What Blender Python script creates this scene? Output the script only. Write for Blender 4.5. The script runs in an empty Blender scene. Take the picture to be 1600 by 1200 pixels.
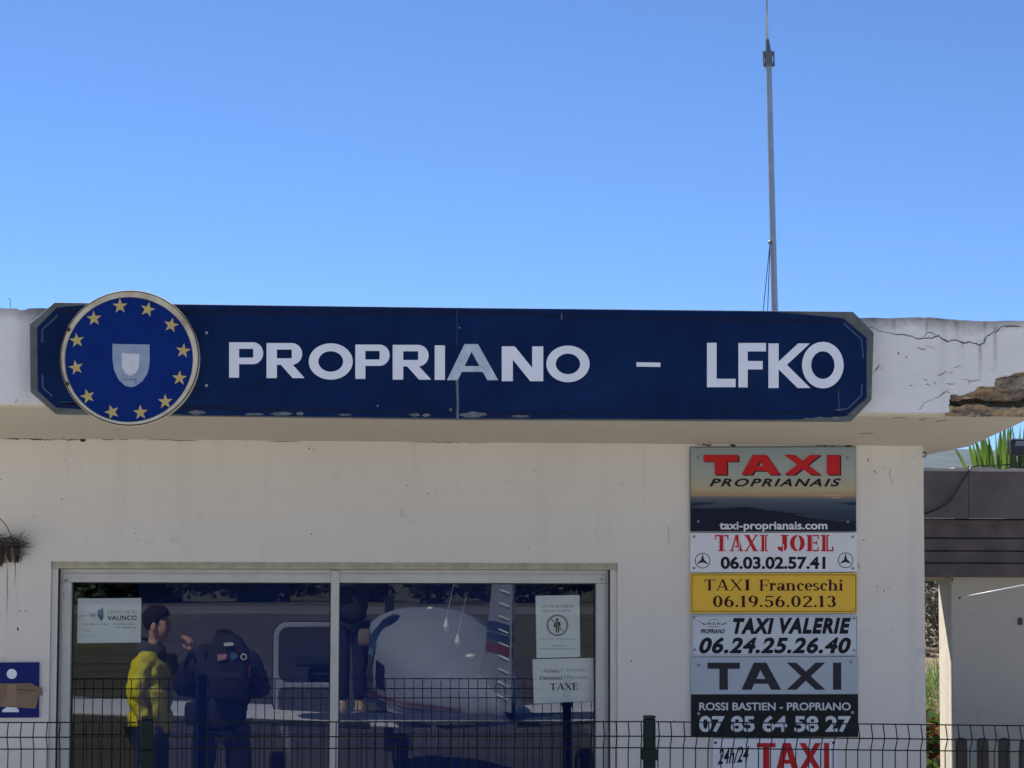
import bpy, math, random
import numpy as np
from mathutils import Vector, Matrix, noise

random.seed(7)
rng = np.random.default_rng(7)
scn = bpy.context.scene
COL = scn.collection
R = math.radians

# ------------------------------------------------------------------ camera
CAM = Vector((0.0, -11.4, 2.15))
FPX = 3800.0                       # focal length in photo pixels (photo is 1600 wide)
YAW, PITCH, ROLL = math.atan(0.067), math.atan(285.0 / 3800.0), 0.0028
_f = Vector((math.sin(YAW) * math.cos(PITCH), math.cos(YAW) * math.cos(PITCH), math.sin(PITCH)))
_r0 = Vector((math.cos(YAW), -math.sin(YAW), 0))
_u0 = _r0.cross(_f)
_r = _r0 * math.cos(ROLL) + _u0 * math.sin(ROLL)
_u = _u0 * math.cos(ROLL) - _r0 * math.sin(ROLL)
cam = bpy.data.cameras.new('camera')
cam.sensor_width = 36.0
cam.sensor_fit = 'HORIZONTAL'
cam.lens = 36.0 * FPX / 1600.0
cam.clip_start = 0.02
cam.clip_end = 20000.0
co = bpy.data.objects.new('camera', cam)
COL.objects.link(co)
m = Matrix((( _r.x, _u.x, -_f.x, CAM.x), (_r.y, _u.y, -_f.y, CAM.y), (_r.z, _u.z, -_f.z, CAM.z), (0, 0, 0, 1)))
co.matrix_world = m
scn.camera = co

# ------------------------------------------------------------------ sky, sun, exposure
SUN_EL, SUN_AZ = R(52.0), R(-38.0)     # azimuth measured from +Y towards +X
w = bpy.data.worlds.new('World')
scn.world = w
w.use_nodes = True
nt = w.node_tree
bg = nt.nodes['Background']
sky = nt.nodes.new('ShaderNodeTexSky')
sky.sky_type = 'NISHITA'
sky.sun_disc = False
sky.sun_elevation = SUN_EL
sky.sun_rotation = SUN_AZ
sky.altitude = 1200.0
sky.air_density = 0.55
sky.dust_density = 0.0
sky.ozone_density = 10.0
nt.links.new(sky.outputs[0], bg.inputs[0])
bg.inputs[1].default_value = 0.075
sun = bpy.data.lights.new('sun', 'SUN')
sun.energy = 5.0
sun.angle = R(0.53)
sun.color = (1.0, 0.95, 0.87)
so = bpy.data.objects.new('sun', sun)
COL.objects.link(so)
sd = Vector((math.sin(SUN_AZ) * math.cos(SUN_EL), math.cos(SUN_AZ) * math.cos(SUN_EL), math.sin(SUN_EL)))
so.location = sd * 60
so.rotation_euler = sd.to_track_quat('Z', 'Y').to_euler()
scn.view_settings.view_transform = 'Standard'
scn.view_settings.look = 'None'
scn.view_settings.exposure = 1.18
scn.view_settings.gamma = 1.0
scn.cycles.max_bounces = 10
scn.cycles.transparent_max_bounces = 16
scn.cycles.use_denoising = True

# ------------------------------------------------------------------ helpers
def at(px, py, Y):
    """the point of the plane y = Y that stands at this pixel of the photograph"""
    d = _f + _r * ((px - 800.0) / FPX) + _u * ((600.0 - py) / FPX)
    t = (Y - CAM.y) / d.y
    return CAM + d * t

GLASS_Y = 0.13
def at_ref(px, py, dist):
    """the real point, dist metres in front of the wall, whose mirror image stands at this pixel"""
    p = at(px, py, dist + 2 * GLASS_Y)
    return Vector((p.x, -dist, p.z))

def lin(r, g, b):
    f = lambda c: c / 12.92 if c <= 0.04045 else ((c + 0.055) / 1.055) ** 2.4
    return (f(r / 255), f(g / 255), f(b / 255))

WLOC = {}
def tag(o, label=None, cat=None, group=None, kind=None):
    if label: o['label'] = label
    if cat: o['category'] = cat
    if group: o['group'] = group
    if kind: o['kind'] = kind
    return o

def thing(name, label, cat, loc=(0, 0, 0), group=None, rotz=0.0):
    o = bpy.data.objects.new(name, None)
    COL.objects.link(o)
    o.empty_display_size = 0.1
    o.location = loc
    o.rotation_euler = (0, 0, rotz)
    WLOC[o.name] = Vector(loc)
    return tag(o, label, cat, group)

class MB:
    def __init__(s):
        s.v, s.f, s.mi = [], [], []
    def add(s, vs, fs, mi=0):
        n = len(s.v)
        s.v += [tuple(v) for v in vs]
        s.f += [tuple(i + n for i in f) for f in fs]
        s.mi += [mi] * len(fs)
        return s
    def box(s, x0, x1, y0, y1, z0, z1, mi=0):
        vs = [(x, y, z) for z in (z0, z1) for y in (y0, y1) for x in (x0, x1)]
        return s.hexa(vs, mi)
    def hexa(s, vs, mi=0):   # order: x fastest, then y, then z
        return s.add(vs, [(0, 2, 3, 1), (4, 5, 7, 6), (0, 1, 5, 4), (2, 6, 7, 3), (0, 4, 6, 2), (1, 3, 7, 5)], mi)
    def prism(s, poly, y0, y1, mi=0, mi_side=None):
        """poly of (x, z); front at y0, back at y1"""
        n = len(poly)
        a = sum(poly[i][0] * poly[(i + 1) % n][1] - poly[(i + 1) % n][0] * poly[i][1] for i in range(n))
        if a < 0: poly = poly[::-1]
        vs = [(p[0], y0, p[1]) for p in poly] + [(p[0], y1, p[1]) for p in poly]
        s.add(vs, [tuple(range(n)), tuple(range(2 * n - 1, n - 1, -1))], mi)
        k = len(s.v) - 2 * n
        for i in range(n):
            j = (i + 1) % n
            s.f.append((k + j, k + i, k + n + i, k + n + j)); s.mi.append(mi if mi_side is None else mi_side)
        return s
    def flat(s, poly, y, mi=0):
        n = len(poly)
        a = sum(poly[i][0] * poly[(i + 1) % n][1] - poly[(i + 1) % n][0] * poly[i][1] for i in range(n))
        if a < 0: poly = poly[::-1]
        return s.add([(p[0], y, p[1]) for p in poly], [tuple(range(n))], mi)
    def tube(s, pts, r, n=8, mi=0, caps=True):
        pts = [Vector(p) for p in pts]
        rs = r if isinstance(r, (list, tuple)) else [r] * len(pts)
        k = len(s.v)
        prev = None
        for i, p in enumerate(pts):
            d = (pts[min(i + 1, len(pts) - 1)] - pts[max(i - 1, 0)])
            if d.length < 1e-9: d = Vector((0, 0, 1))
            d.normalize()
            if prev is None:
                a = d.orthogonal().normalized()
            else:
                a = (prev - d * prev.dot(d))
                a = a.normalized() if a.length > 1e-6 else d.orthogonal().normalized()
            prev = a
            b = d.cross(a)
            for j in range(n):
                t = 2 * math.pi * j / n
                s.v.append(tuple(p + (a * math.cos(t) + b * math.sin(t)) * rs[i]))
        for i in range(len(pts) - 1):
            for j in range(n):
                j2 = (j + 1) % n
                s.f.append((k + i * n + j, k + i * n + j2, k + (i + 1) * n + j2, k + (i + 1) * n + j)); s.mi.append(mi)
        if caps:
            s.f.append(tuple(k + j for j in range(n - 1, -1, -1))); s.mi.append(mi)
            e = k + (len(pts) - 1) * n
            s.f.append(tuple(e + j for j in range(n))); s.mi.append(mi)
        return s
    def cyl_y(s, c, rx, y0, y1, n=24, mi=0, rz=None):
        rz = rz or rx
        return s.prism([(c[0] + rx * math.cos(2 * math.pi * i / n), c[1] + rz * math.sin(2 * math.pi * i / n)) for i in range(n)], y0, y1, mi)
    def ball(s, c, r, nu=12, nv=8, sc=(1, 1, 1), mi=0):
        k = len(s.v)
        for i in range(nv + 1):
            t = math.pi * i / nv
            for j in range(nu):
                p = 2 * math.pi * j / nu
                s.v.append((c[0] + r * sc[0] * math.sin(t) * math.cos(p), c[1] + r * sc[1] * math.sin(t) * math.sin(p), c[2] + r * sc[2] * math.cos(t)))
        for i in range(nv):
            for j in range(nu):
                j2 = (j + 1) % nu
                s.f.append((k + i * nu + j, k + (i + 1) * nu + j, k + (i + 1) * nu + j2, k + i * nu + j2)); s.mi.append(mi)
        return s
    def build(s, name, mats, parent=None, smooth=False, bevel=0.0, local=False, sharp=None):
        off = Vector((0, 0, 0))
        if parent is not None and not local:
            off = WLOC.get(parent.name, Vector((0, 0, 0)))
        me = bpy.data.meshes.new(name)
        me.from_pydata([(v[0] - off.x, v[1] - off.y, v[2] - off.z) for v in s.v], [], s.f)
        mats = mats if isinstance(mats, (list, tuple)) else [mats]
        for mm in mats: me.materials.append(mm)
        me.polygons.foreach_set('material_index', s.mi)
        if smooth:
            me.polygons.foreach_set('use_smooth', [True] * len(me.polygons))
            if sharp is not None:
                me.set_sharp_from_angle(angle=R(sharp))
        me.validate()
        me.update()
        o = bpy.data.objects.new(name, me)
        COL.objects.link(o)
        if parent is not None:
            o.parent = parent
            WLOC[o.name] = off
        else:
            WLOC[o.name] = Vector((0, 0, 0))
        if bevel > 0:
            bv = o.modifiers.new('bevel', 'BEVEL')
            bv.width = bevel; bv.segments = 2; bv.limit_method = 'ANGLE'
        return o

def copy_tree(o, parent=None):
    c = o.copy()
    COL.objects.link(c)
    if parent is not None: c.parent = parent
    WLOC[c.name] = WLOC.get(o.name, Vector((0, 0, 0)))
    for ch in list(o.children):
        copy_tree(ch, c)
    return c

# ------------------------------------------------------------------ materials
MATS = {}
def mat(name, col, rough=0.7, metal=0.0, var=0.0, vscale=8.0, bump=0.0, bscale=60.0, spec=0.5, col2=None, c2scale=3.0, c2lo=0.45, c2hi=0.7, c2fac=1.0, coat=0.0, trans=0.0, bdist=0.01):
    if name in MATS: return MATS[name]
    mt = bpy.data.materials.new(name)
    mt.use_nodes = True
    n = mt.node_tree.nodes; l = mt.node_tree.links
    b = n['Principled BSDF']
    b.inputs['Base Color'].default_value = (*col, 1)
    b.inputs['Roughness'].default_value = rough
    b.inputs['Metallic'].default_value = metal
    b.inputs['Specular IOR Level'].default_value = spec
    b.inputs['Coat Weight'].default_value = coat
    geo = n.new('ShaderNodeTexCoord')
    cur = None
    if col2 is not None:
        nz = n.new('ShaderNodeTexNoise'); nz.inputs['Scale'].default_value = c2scale; nz.inputs['Detail'].default_value = 6; nz.inputs['Roughness'].default_value = 0.65
        l.new(geo.outputs['Object'], nz.inputs['Vector'])
        mr = n.new('ShaderNodeMapRange'); mr.inputs[1].default_value = c2lo; mr.inputs[2].default_value = c2hi; mr.inputs[4].default_value = c2fac
        l.new(nz.outputs[0], mr.inputs[0])
        mx = n.new('ShaderNodeMix'); mx.data_type = 'RGBA'
        mx.inputs[6].default_value = (*col, 1); mx.inputs[7].default_value = (*col2, 1)
        l.new(mr.outputs[0], mx.inputs[0])
        cur = mx.outputs[2]
    if var > 0:
        nz = n.new('ShaderNodeTexNoise'); nz.inputs['Scale'].default_value = vscale; nz.inputs['Detail'].default_value = 8
        l.new(geo.outputs['Object'], nz.inputs['Vector'])
        mr = n.new('ShaderNodeMapRange'); mr.inputs[1].default_value = 0.25; mr.inputs[2].default_value = 0.75
        mr.inputs[3].default_value = 1 - var; mr.inputs[4].default_value = 1 + var
        l.new(nz.outputs[0], mr.inputs[0])
        mx = n.new('ShaderNodeMix'); mx.data_type = 'RGBA'; mx.blend_type = 'MULTIPLY'; mx.inputs[0].default_value = 1
        mx.inputs[6].default_value = (*col, 1)
        if cur: l.new(cur, mx.inputs[6])
        l.new(mr.outputs[0], mx.inputs[7])
        cur = mx.outputs[2]
    if cur: l.new(cur, b.inputs['Base Color'])
    if bump > 0:
        nz = n.new('ShaderNodeTexNoise'); nz.inputs['Scale'].default_value = bscale; nz.inputs['Detail'].default_value = 5
        l.new(geo.outputs['Object'], nz.inputs['Vector'])
        bp = n.new('ShaderNodeBump'); bp.inputs['Strength'].default_value = bump; bp.inputs['Distance'].default_value = bdist
        l.new(nz.outputs[0], bp.inputs['Height'])
        l.new(bp.outputs[0], b.inputs['Normal'])
    if trans > 0:
        tr = n.new('ShaderNodeBsdfTranslucent')
        ms = n.new('ShaderNodeMixShader'); ms.inputs[0].default_value = trans
        if cur: l.new(cur, tr.inputs[0])
        else: tr.inputs[0].default_value = (*col, 1)
        l.new(b.outputs[0], ms.inputs[1]); l.new(tr.outputs[0], ms.inputs[2])
        l.new(ms.outputs[0], n['Material Output'].inputs[0])
    MATS[name] = mt
    return mt

def stucco(name, col, dirt, topz=None, dirt_amt=0.5, streak=0.25):
    """painted render: fine grain, weather blotches, vertical run marks, grime towards a top edge"""
    mt = bpy.data.materials.new(name); mt.use_nodes = True
    n = mt.node_tree.nodes; l = mt.node_tree.links
    b = n['Principled BSDF']; b.inputs['Roughness'].default_value = 0.85; b.inputs['Specular IOR Level'].default_value = 0.25
    g = n.new('ShaderNodeNewGeometry')
    def noi(scale, det=6, vec=None, rough=0.6):
        z = n.new('ShaderNodeTexNoise'); z.inputs['Scale'].default_value = scale; z.inputs['Detail'].default_value = det; z.inputs['Roughness'].default_value = rough
        l.new(vec or g.outputs['Position'], z.inputs['Vector']); return z.outputs[0]
    def rng_(v, a, b_, c, d):
        r = n.new('ShaderNodeMapRange'); r.inputs[1].default_value = a; r.inputs[2].default_value = b_; r.inputs[3].default_value = c; r.inputs[4].default_value = d
        l.new(v, r.inputs[0]); return r.outputs[0]
    def mth(op, a, b_):
        q = n.new('ShaderNodeMath'); q.operation = op
        for i, x in enumerate((a, b_)):
            if isinstance(x, (int, float)): q.inputs[i].default_value = x
            else: l.new(x, q.inputs[i])
        return q.outputs[0]
    def mixc(f, a, b_, mode='MIX'):
        q = n.new('ShaderNodeMix'); q.data_type = 'RGBA'; q.blend_type = mode
        for i, x in ((0, f), (6, a), (7, b_)):
            if isinstance(x, (int, float)): q.inputs[i].default_value = x
            elif isinstance(x, tuple): q.inputs[i].default_value = (*x, 1)
            else: l.new(x, q.inputs[i])
        return q.outputs[2]
    sc = n.new('ShaderNodeVectorMath'); sc.operation = 'MULTIPLY'; sc.inputs[1].default_value = (7, 7, 0.45)
    l.new(g.outputs['Position'], sc.inputs[0])
    c = mixc(rng_(noi(1.3), 0.35, 0.7, 0, 0.35), col, tuple(x * 0.84 for x in col))
    c = mixc(rng_(noi(1.0, 8, sc.outputs[0]), 0.55, 0.75, 0, streak), c, dirt)
    c = mixc(rng_(noi(38, 3), 0.68, 0.78, 0, 0.22), c, dirt)
    c = mixc(rng_(noi(9, 8), 0.62, 0.75, 0, 0.28), c, dirt)
    if topz is not None:
        sx = n.new('ShaderNodeSeparateXYZ'); l.new(g.outputs['Position'], sx.inputs[0])
        z = mth('ADD', sx.outputs[2], mth('MULTIPLY', noi(6, 8), 0.14))
        top = rng_(z, topz - 0.06 + 0.07, topz + 0.02 + 0.07, 0, dirt_amt)
        c = mixc(top, c, dirt)
    l.new(c, b.inputs['Base Color'])
    bp = n.new('ShaderNodeBump'); bp.inputs['Strength'].default_value = 0.55; bp.inputs['Distance'].default_value = 0.004
    l.new(noi(140, 4), bp.inputs['Height'])
    bp2 = n.new('ShaderNodeBump'); bp2.inputs['Strength'].default_value = 0.3; bp2.inputs['Distance'].default_value = 0.02
    l.new(noi(7, 4), bp2.inputs['Height']); l.new(bp.outputs[0], bp2.inputs['Normal'])
    l.new(bp2.outputs[0], b.inputs['Normal'])
    MATS[name] = mt
    return mt

def glass_mat(name, refl, tint=(0.9, 0.95, 0.95)):
    mt = bpy.data.materials.new(name); mt.use_nodes = True
    n = mt.node_tree.nodes; l = mt.node_tree.links
    n.remove(n['Principled BSDF'])
    tr = n.new('ShaderNodeBsdfTransparent'); tr.inputs[0].default_value = (*tint, 1)
    gl = n.new('ShaderNodeBsdfGlossy'); gl.inputs['Roughness'].default_value = 0.0; gl.inputs[0].default_value = (0.95, 0.97, 1, 1)
    fr = n.new('ShaderNodeFresnel'); fr.inputs[0].default_value = 1.5
    ad = n.new('ShaderNodeMath'); ad.operation = 'ADD'; ad.inputs[1].default_value = refl; ad.use_clamp = True
    l.new(fr.outputs[0], ad.inputs[0])
    ms = n.new('ShaderNodeMixShader')
    l.new(ad.outputs[0], ms.inputs[0]); l.new(tr.outputs[0], ms.inputs[1]); l.new(gl.outputs[0], ms.inputs[2])
    l.new(ms.outputs[0], n['Material Output'].inputs[0])
    return mt

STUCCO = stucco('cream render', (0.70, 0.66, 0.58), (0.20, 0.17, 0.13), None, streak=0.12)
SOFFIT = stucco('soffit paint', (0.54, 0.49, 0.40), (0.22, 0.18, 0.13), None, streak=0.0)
FASCIA = stucco('white fascia paint', (0.78, 0.77, 0.74), (0.10, 0.085, 0.07), 3.215, 0.9, 0.22)
CONC = mat('broken concrete', (0.40, 0.29, 0.175), 0.95, var=0.35, vscale=14, bump=0.9, bscale=45, col2=(0.18, 0.145, 0.115), c2scale=6, bdist=0.02)
ROOFM = mat('roof felt', (0.16, 0.15, 0.14), 0.95, var=0.3)
CRACK = mat('crack shadow gap', (0.045, 0.035, 0.03), 1.0)
CRACKL = mat('hairline crack', (0.20, 0.16, 0.13), 1.0)
ALU = mat('white aluminium frame', (0.52, 0.505, 0.45), 0.45, var=0.08, vscale=12, col2=(0.40, 0.37, 0.30), c2scale=5, c2lo=0.55, c2hi=0.8, c2fac=0.6)
TRIM = mat('yellowed lintel trim', (0.42, 0.39, 0.27), 0.7, var=0.25, vscale=20)
RUBBER = mat('black gasket', (0.012, 0.012, 0.013), 0.6)
GLASS = glass_mat('window glass', 0.022, (.97, .98, .975))
DARKROOM = mat('dark room', (0.02, 0.022, 0.02), 0.9)
VEIL = mat('navy curtain', (0.005, 0.021, 0.135), 0.9, var=0.2, vscale=3)
BLUE = mat('sign blue', (0.002, 0.0125, 0.064), 0.33, var=0.22, vscale=6, col2=(0.004, 0.021, 0.080), c2scale=2.5, spec=0.12)
BLUE2 = mat('disc blue', (0.002, 0.020, 0.15), 0.33, var=0.10, vscale=9, coat=0.0, spec=0.12)
NAVYTRIM = mat('navy trim', (0.006, 0.012, 0.045), 0.4, var=0.3, vscale=15, spec=0.12)
GREYTRIM = mat('bare weathered trim', (0.095, 0.11, 0.105), 0.6, var=0.55, vscale=18, col2=(0.055, 0.06, 0.06), c2scale=9)
BEVELM = mat('worn light edge', (0.035, 0.06, 0.12), 0.5, var=0.3, vscale=20)
LETTER = mat('white letter vinyl', (0.74, 0.76, 0.80), 0.45, var=0.05, vscale=10)
SILVER = mat('silver tape letter', (0.52, 0.54, 0.56), 0.35, metal=0.3, var=0.2, vscale=30)
CREAMRIM = mat('cream rim', (0.62, 0.57, 0.42), 0.5, var=0.15, vscale=10, col2=(0.32, 0.24, 0.13), c2scale=6)
GOLD = mat('star yellow', (0.50, 0.38, 0.12), 0.5, var=0.12, vscale=30)
SHIELD = mat('shield grey', (0.26, 0.33, 0.43), 0.5, var=0.15, vscale=20)
SHIELD2 = mat('shield pale', (0.60, 0.62, 0.64), 0.5, var=0.08, vscale=30)
STAIN = mat('bare patch', (0.115, 0.13, 0.145), 0.7, var=0.4, vscale=30)
RUST = mat('rust', (0.045, 0.018, 0.012), 0.9, var=0.4, vscale=60)
STEEL = mat('galvanised steel', (0.42, 0.43, 0.44), 0.4, metal=0.7, var=0.12, vscale=20)
SCREW = mat('screw head', (0.20, 0.20, 0.20), 0.35, metal=0.8)
WHITE = mat('sign white', (0.66, 0.67, 0.68), 0.35, var=0.04, vscale=8)
OFFW = mat('sign off white', (0.52, 0.56, 0.58), 0.35, var=0.05, vscale=8)
GREYS = mat('sign grey', (0.36, 0.41, 0.45), 0.35, var=0.05, vscale=6)
YELLOW = mat('sign yellow', (0.74, 0.44, 0.012), 0.4, var=0.05, vscale=8)
BLACK = mat('sign black', (0.012, 0.012, 0.014), 0.4, spec=0.12)
INK = mat('black ink', (0.014, 0.013, 0.016), 0.5, spec=0.12)
REDV = mat('red vinyl', (0.50, 0.018, 0.022), 0.45, var=0.06, vscale=20, spec=0.12)
DKRED = mat('dark maroon ink', (0.045, 0.006, 0.008), 0.5, spec=0.12)
CHAR = mat('charcoal vinyl', (0.028, 0.029, 0.033), 0.4, spec=0.12)
PAPER = mat('paper', (0.84, 0.85, 0.79), 0.8, var=0.03, vscale=20)
GREYINK = mat('faded ink', (0.22, 0.24, 0.24), 0.8)
GREYINK2 = mat('pale ink', (0.40, 0.43, 0.42), 0.8)
TEAL = mat('teal ink', (0.02, 0.14, 0.26), 0.8)
TAPE = mat('brown parcel tape', (0.16, 0.095, 0.045), 0.35, var=0.25, vscale=25, coat=0.3)
TAPE2 = mat('paler parcel tape', (0.24, 0.15, 0.085), 0.35, var=0.2, vscale=25)
FENCE = mat('fence green coating', (0.004, 0.012, 0.009), 0.6, spec=.2)
POSTM = mat('post green coating', (0.004, 0.014, 0.011), 0.6, var=0.15, spec=.2)
STRAW = mat('straw', (0.055, 0.042, 0.028), 0.95, var=0.4, vscale=40)
MUD = mat('dry mud', (0.26, 0.23, 0.19), 0.95, var=0.5, vscale=25, bump=0.8)
BROWN = mat('brown painted board', (0.140, 0.106, 0.096), 0.6, var=0.18, vscale=5, col2=(0.10, 0.075, 0.066), c2scale=2)
PLANK = mat('brown stained plank', (0.108, 0.080, 0.068), 0.65, var=0.45, vscale=7, bump=0.3, bscale=30)
COPING = mat('pale coping', (0.42, 0.38, 0.34), 0.8, var=0.2)
GWALL = stucco('grey beige render', (0.55, 0.50, 0.41), (0.14, 0.11, 0.085), None, streak=0.3)
LEAF = mat('blade leaf', (0.11, 0.19, 0.035), 0.45, var=0.3, vscale=8, trans=0.45)
BLACKP = mat('black plastic', (0.012, 0.012, 0.013), 0.4)
WOOD = mat('dark picket wood', (0.050, 0.034, 0.026), 0.7, var=0.35, vscale=12, bump=0.4, bscale=40)

# ------------------------------------------------------------------ lettering
def _fontmesh(body, bold=0.0, shear=0.0, space=1.0):
    c = bpy.data.curves.new('t', 'FONT')
    c.body = body; c.offset = bold; c.shear = shear; c.space_character = space; c.resolution_u = 6
    o = bpy.data.objects.new('t', c)
    COL.objects.link(o)
    dg = bpy.context.evaluated_depsgraph_get()
    me = bpy.data.meshes.new_from_object(o.evaluated_get(dg))
    vs = [(v.co.x, v.co.y) for v in me.vertices]
    fs = [tuple(p.vertices) for p in me.polygons]
    bpy.data.objects.remove(o); bpy.data.curves.remove(c); bpy.data.meshes.remove(me)
    return vs, fs

def D(x0, y0, x1, y1, w):
    return [[(x0 - w / 2, y0), (x0 + w / 2, y0), (x1 + w / 2, y1), (x1 - w / 2, y1)]]
def H(x0, x1, y, t):
    return [[(x0, y - t / 2), (x1, y - t / 2), (x1, y + t / 2), (x0, y + t / 2)]]
def E(cx, cy, rx, ry, a0, a1, tx, ty, n=22):
    out = []
    for i in range(n):
        a = R(a0 + (a1 - a0) * i / n); b = R(a0 + (a1 - a0) * (i + 1) / n)
        q = lambda t, rx_, ry_: (cx + rx_ * math.cos(t), cy + ry_ * math.sin(t))
        out.append([q(a, rx, ry), q(b, rx, ry), q(b, rx - tx, ry - ty), q(a, rx - tx, ry - ty)])
    return out

def glyph(ch, V, h, S=0.0, k=1.0):
    """strokes of one letter: V thick stem, h thin stroke, S serif thickness (0: none), k width factor"""
    thin = V * 0.42 if S else V
    s = V * 0.5 + 0.09
    P = []
    def foot(x, w=s, y=None):
        return H(x - w, x + w, S / 2 if y is None else y, S) if S else []
    def head(x, w=s, y=1.0):
        return H(x - w, x + w, y - S / 2, S) if S else []
    if ch == 'T':
        W = 0.86 * k
        P += D(W / 2, 0, W / 2, 1, V) + H(0, W, 1 - h / 2, h) + foot(W / 2)
        if S: P += D(S / 2 + .01, 1, S / 2 - .01, .72, S) + D(W - S / 2 - .01, 1, W - S / 2 + .01, .72, S)
    elif ch == 'A':
        W = 0.95 * k
        P += D(thin / 2, 0, W / 2 - thin * .25, 1, thin) + D(W - V / 2, 0, W / 2 + V * .0, 1, V) + H(W * .2, W * .8, .31, h)
        P += foot(thin / 2, thin / 2 + .09) + foot(W - V / 2)
    elif ch == 'X':
        W = 0.95 * k
        P += D(W - V / 2, 0, V / 2, 1, V) + D(thin / 2, 0, W - thin / 2, 1, thin)
        P += foot(W - V / 2, V / 2 + .06) + foot(thin / 2 + .03, .13) + head(V / 2, V / 2 + .06) + head(W - thin / 2 - .03, .13)
    elif ch == 'I':
        W = V if not S else V + .18
        P += D(W / 2, 0, W / 2, 1, V) + foot(W / 2) + head(W / 2)
    elif ch == 'J':
        W = 0.6 * k
        P += D(W - V / 2, .28, W - V / 2, 1, V) + E(W / 2, .28, W / 2, .28, 180, 360, V, h) + head(W - V / 2)
    elif ch in 'OQ':
        W = 0.98 * k
        P += E(W / 2, .5, W / 2, .515, 0, 360, V, h, 48)
    elif ch == 'E':
        W = 0.68 * k
        P += D(V / 2 + .06 * (S > 0), 0, V / 2 + .06 * (S > 0), 1, V) + H(0, W, 1 - h / 2, h) + H(0, W, h / 2, h) + H(V / 2, W * .85, .52, h)
        if S: P += D(W - S / 2, 1, W - S / 2, .74, S) + D(W - S / 2, 0, W - S / 2, .28, S) + D(W * .82, .4, W * .82, .64, S)
    elif ch == 'F':
        W = 0.64 * k
        P += D(V / 2 + .06 * (S > 0), 0, V / 2 + .06 * (S > 0), 1, V) + H(0, W, 1 - h / 2, h) + H(V / 2, W * .88, .5, h) + foot(V / 2 + .06)
        if S: P += D(W - S / 2, 1, W - S / 2, .72, S) + D(W * .82, .38, W * .82, .62, S)
    elif ch == 'L':
        W = 0.64 * k
        P += D(V / 2 + .06 * (S > 0), 0, V / 2 + .06 * (S > 0), 1, V) + H(0, W, h / 2, h) + head(V / 2 + .06)
        if S: P += D(W - S / 2, 0, W - S / 2, .3, S)
    elif ch in 'PR':
        W = 0.74 * k
        x = V / 2 + (.06 if S else 0)
        rr = .29
        P += D(x, 0, x, 1, V) + H(x, W - rr, 1 - h / 2, h) + H(x, W - rr, 1 - 2 * rr - .04 + h / 2, h)
        P += E(W - rr, 1 - rr - .02, rr, rr + .02, -90, 90, V, h)
        P += foot(x) + head(x - .03, V / 2 + .06)
        if ch == 'R':
            P += D(W + .06 - V * .55, 0, W * .50, .46, V * 1.15)
            if S: P += foot(W - .02, V / 2 + .06)
            W += .06
    elif ch == 'N':
        W = 0.88 * k
        t2 = thin
        P += D(t2 / 2 + .05 * (S > 0), 0, t2 / 2 + .05 * (S > 0), 1, t2) + D(W - t2 / 2, 0, W - t2 / 2, 1, t2) + D(W - V * .6, 0, V * .6, 1, V * 1.15)
        if S: P += foot(t2 / 2 + .05, .14) + head(W - t2 / 2, .14) + head(.06, .12)
    elif ch == 'M':
        W = 1.1 * k
        P += D(thin / 2 + .05, 0, thin / 2 + .05, 1, thin) + D(W - V / 2, 0, W - V / 2, 1, V) + D(W / 2, 0, V / 2 + .03, 1, V) + D(W / 2, 0, W - V / 2, 1, thin)
        P += foot(thin / 2 + .05, .14) + foot(W - V / 2)
    elif ch == 'U':
        W = 0.86 * k
        P += D(V / 2 + .05, .3, V / 2 + .05, 1, V) + D(W - thin / 2, .3, W - thin / 2, 1, thin) + E((W + .05) / 2, .32, (W - .05) / 2, .33, 180, 360, (V + thin) / 2, h)
        P += head(V / 2 + .05) + head(W - thin / 2, .13)
    elif ch == 'K':
        W = 0.88 * k
        P += D(V / 2, 0, V / 2, 1, V) + D(V * .95, .46, W - V * .62, 1, V * 1.15) + D(W - V * .62, 0, V * 1.0, .56, V * 1.25)
    elif ch == 'C':
        W = 0.86 * k
        P += E(W / 2 + .03, .5, W / 2, .515, 45, 315, V, h, 34)
    elif ch == 'D':
        W = 0.86 * k
        P += D(V / 2 + .06, 0, V / 2 + .06, 1, V) + E(W - .5, .5, .5, .5, -90, 90, V, h) + H(.0, W - .48, 1 - h / 2, h) + H(.0, W - .48, h / 2, h)
    elif ch == 'S':
        W = 0.62 * k
        P += E(W / 2, .745, W / 2, .265, 25, 265, V, h) + E(W / 2, .265, W / 2, .275, -155, 95, V, h)
    elif ch == '0':
        W = 0.62 * k
        P += E(W / 2, .5, W / 2, .51, 0, 360, V, h, 40)
    elif ch == '1':
        W = 0.42 * k
        P += D(W / 2, 0, W / 2, 1, V) + foot(W / 2) + D(W / 2 - V * .9, .82, W / 2 - V * .2, 1, V * .5)
    elif ch == '2':
        W = 0.62 * k
        P += E(W / 2, .72, W / 2, .28, -30, 165, V, h) + D(.09, h * .8, W - V * .62, .62, V * .85) + H(0.02, W, h * .75, h * 1.5)
    elif ch == '3':
        W = 0.60 * k
        P += E(W / 2 - .02, .74, W / 2 - .02, .26, -80, 160, V, h) + E(W / 2, .28, W / 2, .29, -160, 85, V, h)
    elif ch == '5':
        W = 0.60 * k
        P += H(.12, W, 1 - h * .8, h * 1.6) + D(.10, .5, .15, 1, h) + E(W / 2 - .02, .31, W / 2 + .02, .32, -155, 130, V, h)
    elif ch == '6':
        W = 0.62 * k
        P += E(W / 2, .32, W / 2, .33, 0, 360, V, h, 36) + E(W / 2 + .12, .38, W / 2 + .12, .62, 95, 180, V, h)
    elif ch == '9':
        W = 0.62 * k
        P += E(W / 2, .68, W / 2, .33, 0, 360, V, h, 36) + E(W / 2 - .12, .62, W / 2 + .12, .62, -85, 0, V, h)
    elif ch == '.':
        W = V
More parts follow.
